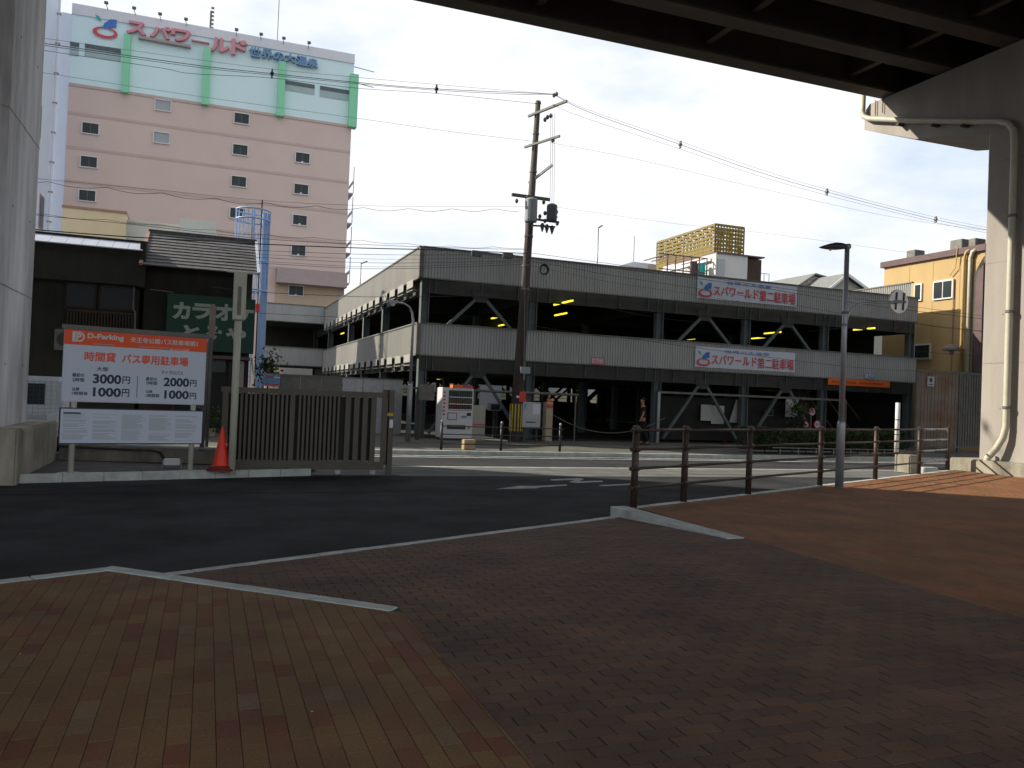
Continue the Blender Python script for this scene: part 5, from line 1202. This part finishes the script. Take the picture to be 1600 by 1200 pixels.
# white tower building left of it
wb = thing('white_tower_building', 'tall white building with slanting side windows between the left pier and the spa', 'building', -12.6, 64, 0)
MB().box(-8, 0, 0, 10.9, 0, 42).part('wall', 'lav', wb)
for (zc_, y0, y1) in ((20.7, 4.2, 6.2), (14.3, 7.2, 8.9)):
    f_ = MB().box(0, .06, y0, y1, zc_-1.3, zc_+1.3).part('window', 'tand', wb); MB().box(.061, .09, y0+.15, y1-.15, zc_-1.15, zc_+1.15).part('pane', 'glass', f_)
MB().tube([(.15, 10.6, 0), (.15, 10.6, 40)], .10, 8).part('drain_pipe', 'pal', wb)
for k in range(16): MB().box(0, .32, 10.5, 10.7, 2+k*2.4, 2.12+k*2.4).part('pipe_clamp', 'tand', wb)

# ================================================================== ROOFTOP STRUCTURE (behind garage)
rp = 45.0; ra0 = 26.05
rb = thing('rooftop_building', 'white building with a yellow lattice cage on its roof, rising behind the garage', 'building', ra0, rp, 0)
za, zb_ = 11.1, 13.15
xc = PL(1118, 349, rp)[0]-ra0; xr_ = PL(1163, 355, rp)[0]-ra0
# lattice: left side runs back along p, front along a
LB = 9.0   # depth of the building
lx0 = xc
def lat(mb, A, B, z0, z1, nv, nh, t):
    A = Vector(A); B = Vector(B)
    for i in range(nv+1):
        q = A+(B-A)*i/nv; mb.bar((q.x, q.y, z0), (q.x, q.y, z1), t, t, (1, 0, 0))
    for i in range(nh+1):
        z = z0+(z1-z0)*i/nh; mb.bar((A.x, A.y, z), (B.x, B.y, z), t, t*2.2)
pb, zback = None, None
# solve where the far left end of the cage stands: same a, further p
pf = AL(1027, 378, ra0+xc)[0]-rp
for nm, A, B, nv, nh in (('lattice_side', (xc, 0), (xc, pf), 16, 8), ('lattice_front', (xc, 0), (xr_, 0), 10, 8), ('lattice_side', (xr_, 0), (xr_, pf), 16, 8), ('lattice_back', (xc, pf), (xr_, pf), 6, 8)):
    m_ = MB(); lat(m_, (A[0], A[1], 0), (B[0], B[1], 0), za, zb_, nv, nh, .07); m_.part(nm, 'ylat', rb)
m_ = MB()
for i in range(10): m_.bar((xc, pf*i/9, zb_), (xr_, pf*i/9, zb_), .08, .10)
m_.part('lattice_roof', 'ylat', rb)
MB().box(xc-.02, xc+.02, .3, pf, za, za+.75).part('lattice_screen', 'ylat', rb)
MB().box(xc-.1, xr_-.6, .2, pf, za-.9, za-.35).part('roof_block', 'white', rb); MB().box(xc-.3, xr_-.4, .0, pf, za-.35, za-.15).part('roof_slab', 'pal', rb)
wz1 = PL(1120, 398, rp)[1]; x0 = PL(1112, 400, rp)[0]-ra0; x1 = PL(1161, 404, rp)[0]-ra0; x2 = PL(1184, 408, rp)[0]-ra0
MB().box(x0, x1, -.5, 6, 0, wz1).part('wall', 'greyw', rb)
MB().box(x1, x2, -.4, 6, 0, wz1-.1).part('brown_wall', 'darkbrown', rb)
MB().box(x0, x2+.1, -.6, 6, wz1, wz1+.08).part('roof_edge', 'maroon', rb)
MB().box(x0+.1, x0+.65, -.56, -.5, wz1-2.2, wz1-.35).part('window', 'glass_g', rb)
p_l = AL(1027, 398, ra0+xc-3.0)[0]-rp
# left wing: steel frame terrace with coloured walls
xa = PL(1026, 398, rp)[0]-ra0; xb = PL(1105, 400, rp)[0]-ra0
MB().box(xa, xa+1.6, 3, 6, 0, 10.75).part('left_wall', 'white', rb); MB().box(xa+1.15, xa+1.7, 2.9, 3, 8, 10.7).part('tan_door', 'tan', rb)
MB().box(PL(1086, 410, rp)[0]-ra0, PL(1095, 410, rp)[0]-ra0, .4, .6, 8, 10.7).part('mauve_panel', 'maroon', rb); MB().box(PL(1096, 410, rp)[0]-ra0, PL(1105, 410, rp)[0]-ra0, .2, .5, 8, 10.6).part('teal_panel', 'teal', rb)
m_ = MB()
for i in range(6): x = xa+.8+i*(xb-xa-.8)/5; m_.box(x-.03, x+.03, -.03, .03, 8, 10.9); m_.bar((x, 0, 10.9), (x, 3, 10.9), .06, .06)
for z in (9.3, 9.9, 10.85): m_.box(xa+.2, xb, -.03, .03, z, z+.06)
m_.part('terrace_frame', 'maroon', rb); MB().box(xa+2, xb-.2, 2.6, 2.7, 8, 10).part('terrace_back_wall', 'pal', rb)
MB().tube([(PL(1051, 370, rp)[0]-ra0, 5, 10), (PL(1051, 370, rp)[0]-ra0, 5, PL(1051, 348, rp)[1])], .025, 5).part('antenna', 'galv_d', rb)
m_ = MB(); x0 = PL(1184, 430, rp)[0]-ra0+.1; 
for z in (9.7, 10.3): m_.box(x0, x0+.8, 0, .03, z, z+.04)
for x in (0, .4, .8): m_.box(x0+x, x0+x+.03, 0, .03, 9, 10.33)
m_.part('roof_rail', 'galv', rb)
_k = 60/45; rb.scale = (_k, _k, _k); rb.location = W(ra0*_k, rp*_k, -.5)   # the building is four thirds of the drafted size and stands beyond the garage
# gabled houses
for (u0, v0, um, vm_, u1, v1, pl_, m, lb) in ((1215, 470, 1275, 429, 1345, 445, 64, 'roofgable', 'farther slate-roofed house behind the garage'), (1262, 478, 1325, 427, 1382, 468, 60, 'roofgable', 'nearer gabled house with a pale bargeboard behind the garage')):
    A_, zA = PL(u0, v0, pl_); Bm, zB = PL(um, vm_, pl_); C_, zC = PL(u1, v1, pl_)
    t = thing('gabled_house', lb, 'house', A_, pl_, 0); xm = Bm-A_; xw = C_-A_; zC = min(zC, zB-.8)
    if pl_ == 64: 
        MB().prism([(0, 0), (xw, 0), (xw, zC-.1), (xm, zB-.1), (0, zA-.1)], .3, 7, 'y').part('wall', 'gablewall', t)
        for k, (p1_, p2_) in enumerate((((-.2, zA-.1), (xm, zB)), ((xm, zB), (xw+.2, zC-.05)))): MB().prism([p1_, p2_, (p2_[0], p2_[1]+.15), (p1_[0], p1_[1]+.15)], 0, 7.2, 'y').part('roof', m, t)
        for k in range(3): MB().disc(xm-.6+k*.35, zB-.7-.05*k, .09, .24, .3, 10).part('vent', 'white', t)
    else:
        MB().prism([(.3, 0), (xw-.3, 0), (xw-.3, zC), (xm, zB-.25), (.3, zA)], .5, 7, 'y').part('wall', 'gablewall', t)
        for k, (p1_, p2_) in enumerate((((0, zA-.1), (xm, zB-.08)), ((xm, zB-.08), (xw, zC-.1)))):
            MB().prism([p1_, p2_, (p2_[0], p2_[1]+.12), (p1_[0], p1_[1]+.12)], .08, 7.4, 'y').part('roof', m, t)
            MB().prism([(p1_[0], p1_[1]-.14), (p2_[0], p2_[1]-.14), (p2_[0], p2_[1]+.13), (p1_[0], p1_[1]+.13)], 0, .07, 'y').part('bargeboard', 'white', t)
lo_ = thing('low_slate_house', 'low slate roof between the gabled house and the ochre building', 'house', PL(1345, 455, 66)[0], 66, 0)
MB().box(0, 6, 0, 6.5, 0, 11.6).part('wall', 'gablewall', lo_); MB().add([(-.1, -.3, 11.55), (6.1, -.3, 11.55), (6.1, 4, 13.1), (-.1, 4, 13.1)], [(0, 1, 2, 3)]).part('roof', 'roofgable', lo_)

# ================================================================== OCHRE BUILDING
oa = 30.0
ob = thing('ochre_building', 'ochre rendered two-storey building behind the yard gate at the right', 'building', oa, 25.0, 0)
MB().box(0, 9, 0, 5.4, 0, 8.35).part('wall', 'yellowb', ob)
MB().box(-.12, 9, -.1, 5.55, 8.35, 8.62).part('roof_edge', 'maroon', ob)
for y in (1.2, 2.6, 3.9): MB().box(-.012, -.001, y-.015, y+.015, 0, 8.3).part('wall_joint', 'yellowl', ob)
def owin(tl, brp, two=True):
    y1, z1_ = AL(*tl, oa); y0, z0_ = AL(*brp, oa); y0 -= 25; y1 -= 25
    f_ = MB().box(-.07, 0, y0, y1, z0_, z1_).part('window', 'white', ob); e = .07
    if two:
        ym = (y0+y1)/2; MB().box(-.085, -.071, y0+e, ym-.03, z0_+e, z1_-e).part('pane', 'glass', f_); MB().box(-.085, -.071, ym+.03, y1-e, z0_+e, z1_-e).part('pane', 'glass_g' if False else 'glass', f_)
    else: MB().box(-.085, -.071, y0+e, y1-e, z0_+e, z1_-e).part('pane', 'glass', f_)
owin((1459.5, 440), (1490, 466)); owin((1430, 444), (1441, 470), False); owin((1430, 538), (1455, 561), False)
for u in (1492,):
    y, z = AL(u, 436, oa); MB().tube([(-.05, y-25, z), (-.05, y-25, 2.5)], .025, 6).part('conduit', 'copper', ob)
for u, r_, m_ in ((1509, .06, 'yellowl'), (1519, .09, 'offwhite')):
    y, z = AL(u, 420, oa); MB().tube([(-.1, y-25-.25, z+.75), (-.1, y-25-.1, z+.7), (-.1, y-25, z+.45), (-.1, y-25, 1.5)], r_, 8).part('drain_pipe', m_, ob, smooth=True)
y, z = AL(1524, 440, oa); y -= 25
n = 10; arc = [(y, 1.5)]+[(y-.9+.9*math.cos(math.pi/2*k/n), z+.1+.9*math.sin(math.pi/2*k/n)) for k in range(n+1)]+[(-.0, z+1.0), (-.0, 1.5)]
MB().prism(arc, -.06, -.002, 'x').part('arched_recess_frame', 'steel_d', ob)
MB().prism([(a-.09 if a > .05 else a, b-.09 if b > 2 else b) for a, b in arc], -.075, -.061, 'x').part('arched_recess', 'maroon', ob)
for (u, v, w_) in ((1432, 396, .5), (1503, 384, .62), (1528, 388, .35)):
    y, z = AL(u, v, oa+.5); MB().bbox(.15, .75, y-25-w_/2, y-25+w_/2, 8.62, 9.0 if w_ < .6 else 9.08, .02).part('rooftop_unit', 'galv_d', ob)
y, z = AL(1500, 400, oa); MB().tube([(-.14, y-25, 8.7), (-.15, y-25+.05, 8.2), (-.12, y-25+.1, 7.8), (-.1, y-25+.4, 7.5)], .022, 6).part('hose', 'yellowl', ob)
y, z = AL(1487, 543, 29.3)
dl = thing('dome_lamp', 'domed wall lamp on a bracket above the yard gate', 'lamp', 29.3, y, z)
MB().lathe([(.36, -.12), (.34, -.04), (.22, .08), (.05, .14)], 16).part('shade', 'galv_d', dl); MB().bar((.05, 0, -.06), (.7, 0, -.04), .04, .04).part('bracket', 'galv_d', dl)
MB().lathe([(.08, -.3), (.10, -.13)], 10).part('bulb_holder', 'galv_d', dl)
# backdrop behind the garage ground floor
cw = thing('cream_warehouse', 'pale warehouse wall seen through the rear braces of the garage', 'building', 4, 60.5, 0)
MB().box(0, 29, 0, 6, 0, 4.6).part('wall', 'cream', cw)
for k in range(7): MB().box(1+k*4, 3.2+k*4, -.05, -.01, 1.8, 2.9).part('window', 'greyw', cw)

# litter specks on the paving
rr_ = random.Random(11); lt = MB()
for _ in range(46):
    a_ = rr_.uniform(-3, 9); p_ = rr_.uniform(2.8, 9); s = rr_.uniform(.004, .010); z = zap(a_, p_)+.003
    if (Vector((a_, p_))-K0).dot(KN) < .3: continue
    t = rr_.uniform(0, 3); lt.add([(a_+s*math.cos(t), p_+s*math.sin(t), z), (a_-s*.4*math.sin(t), p_+s*.4*math.cos(t), z+.003), (a_-s*math.cos(t), p_-s*math.sin(t), z), (a_+s*.4*math.sin(t), p_-s*.4*math.cos(t), z+.001)], [(0, 1, 2, 3)])
ground(lt, 'paving_litter', 'leafbit', kind='stuff')
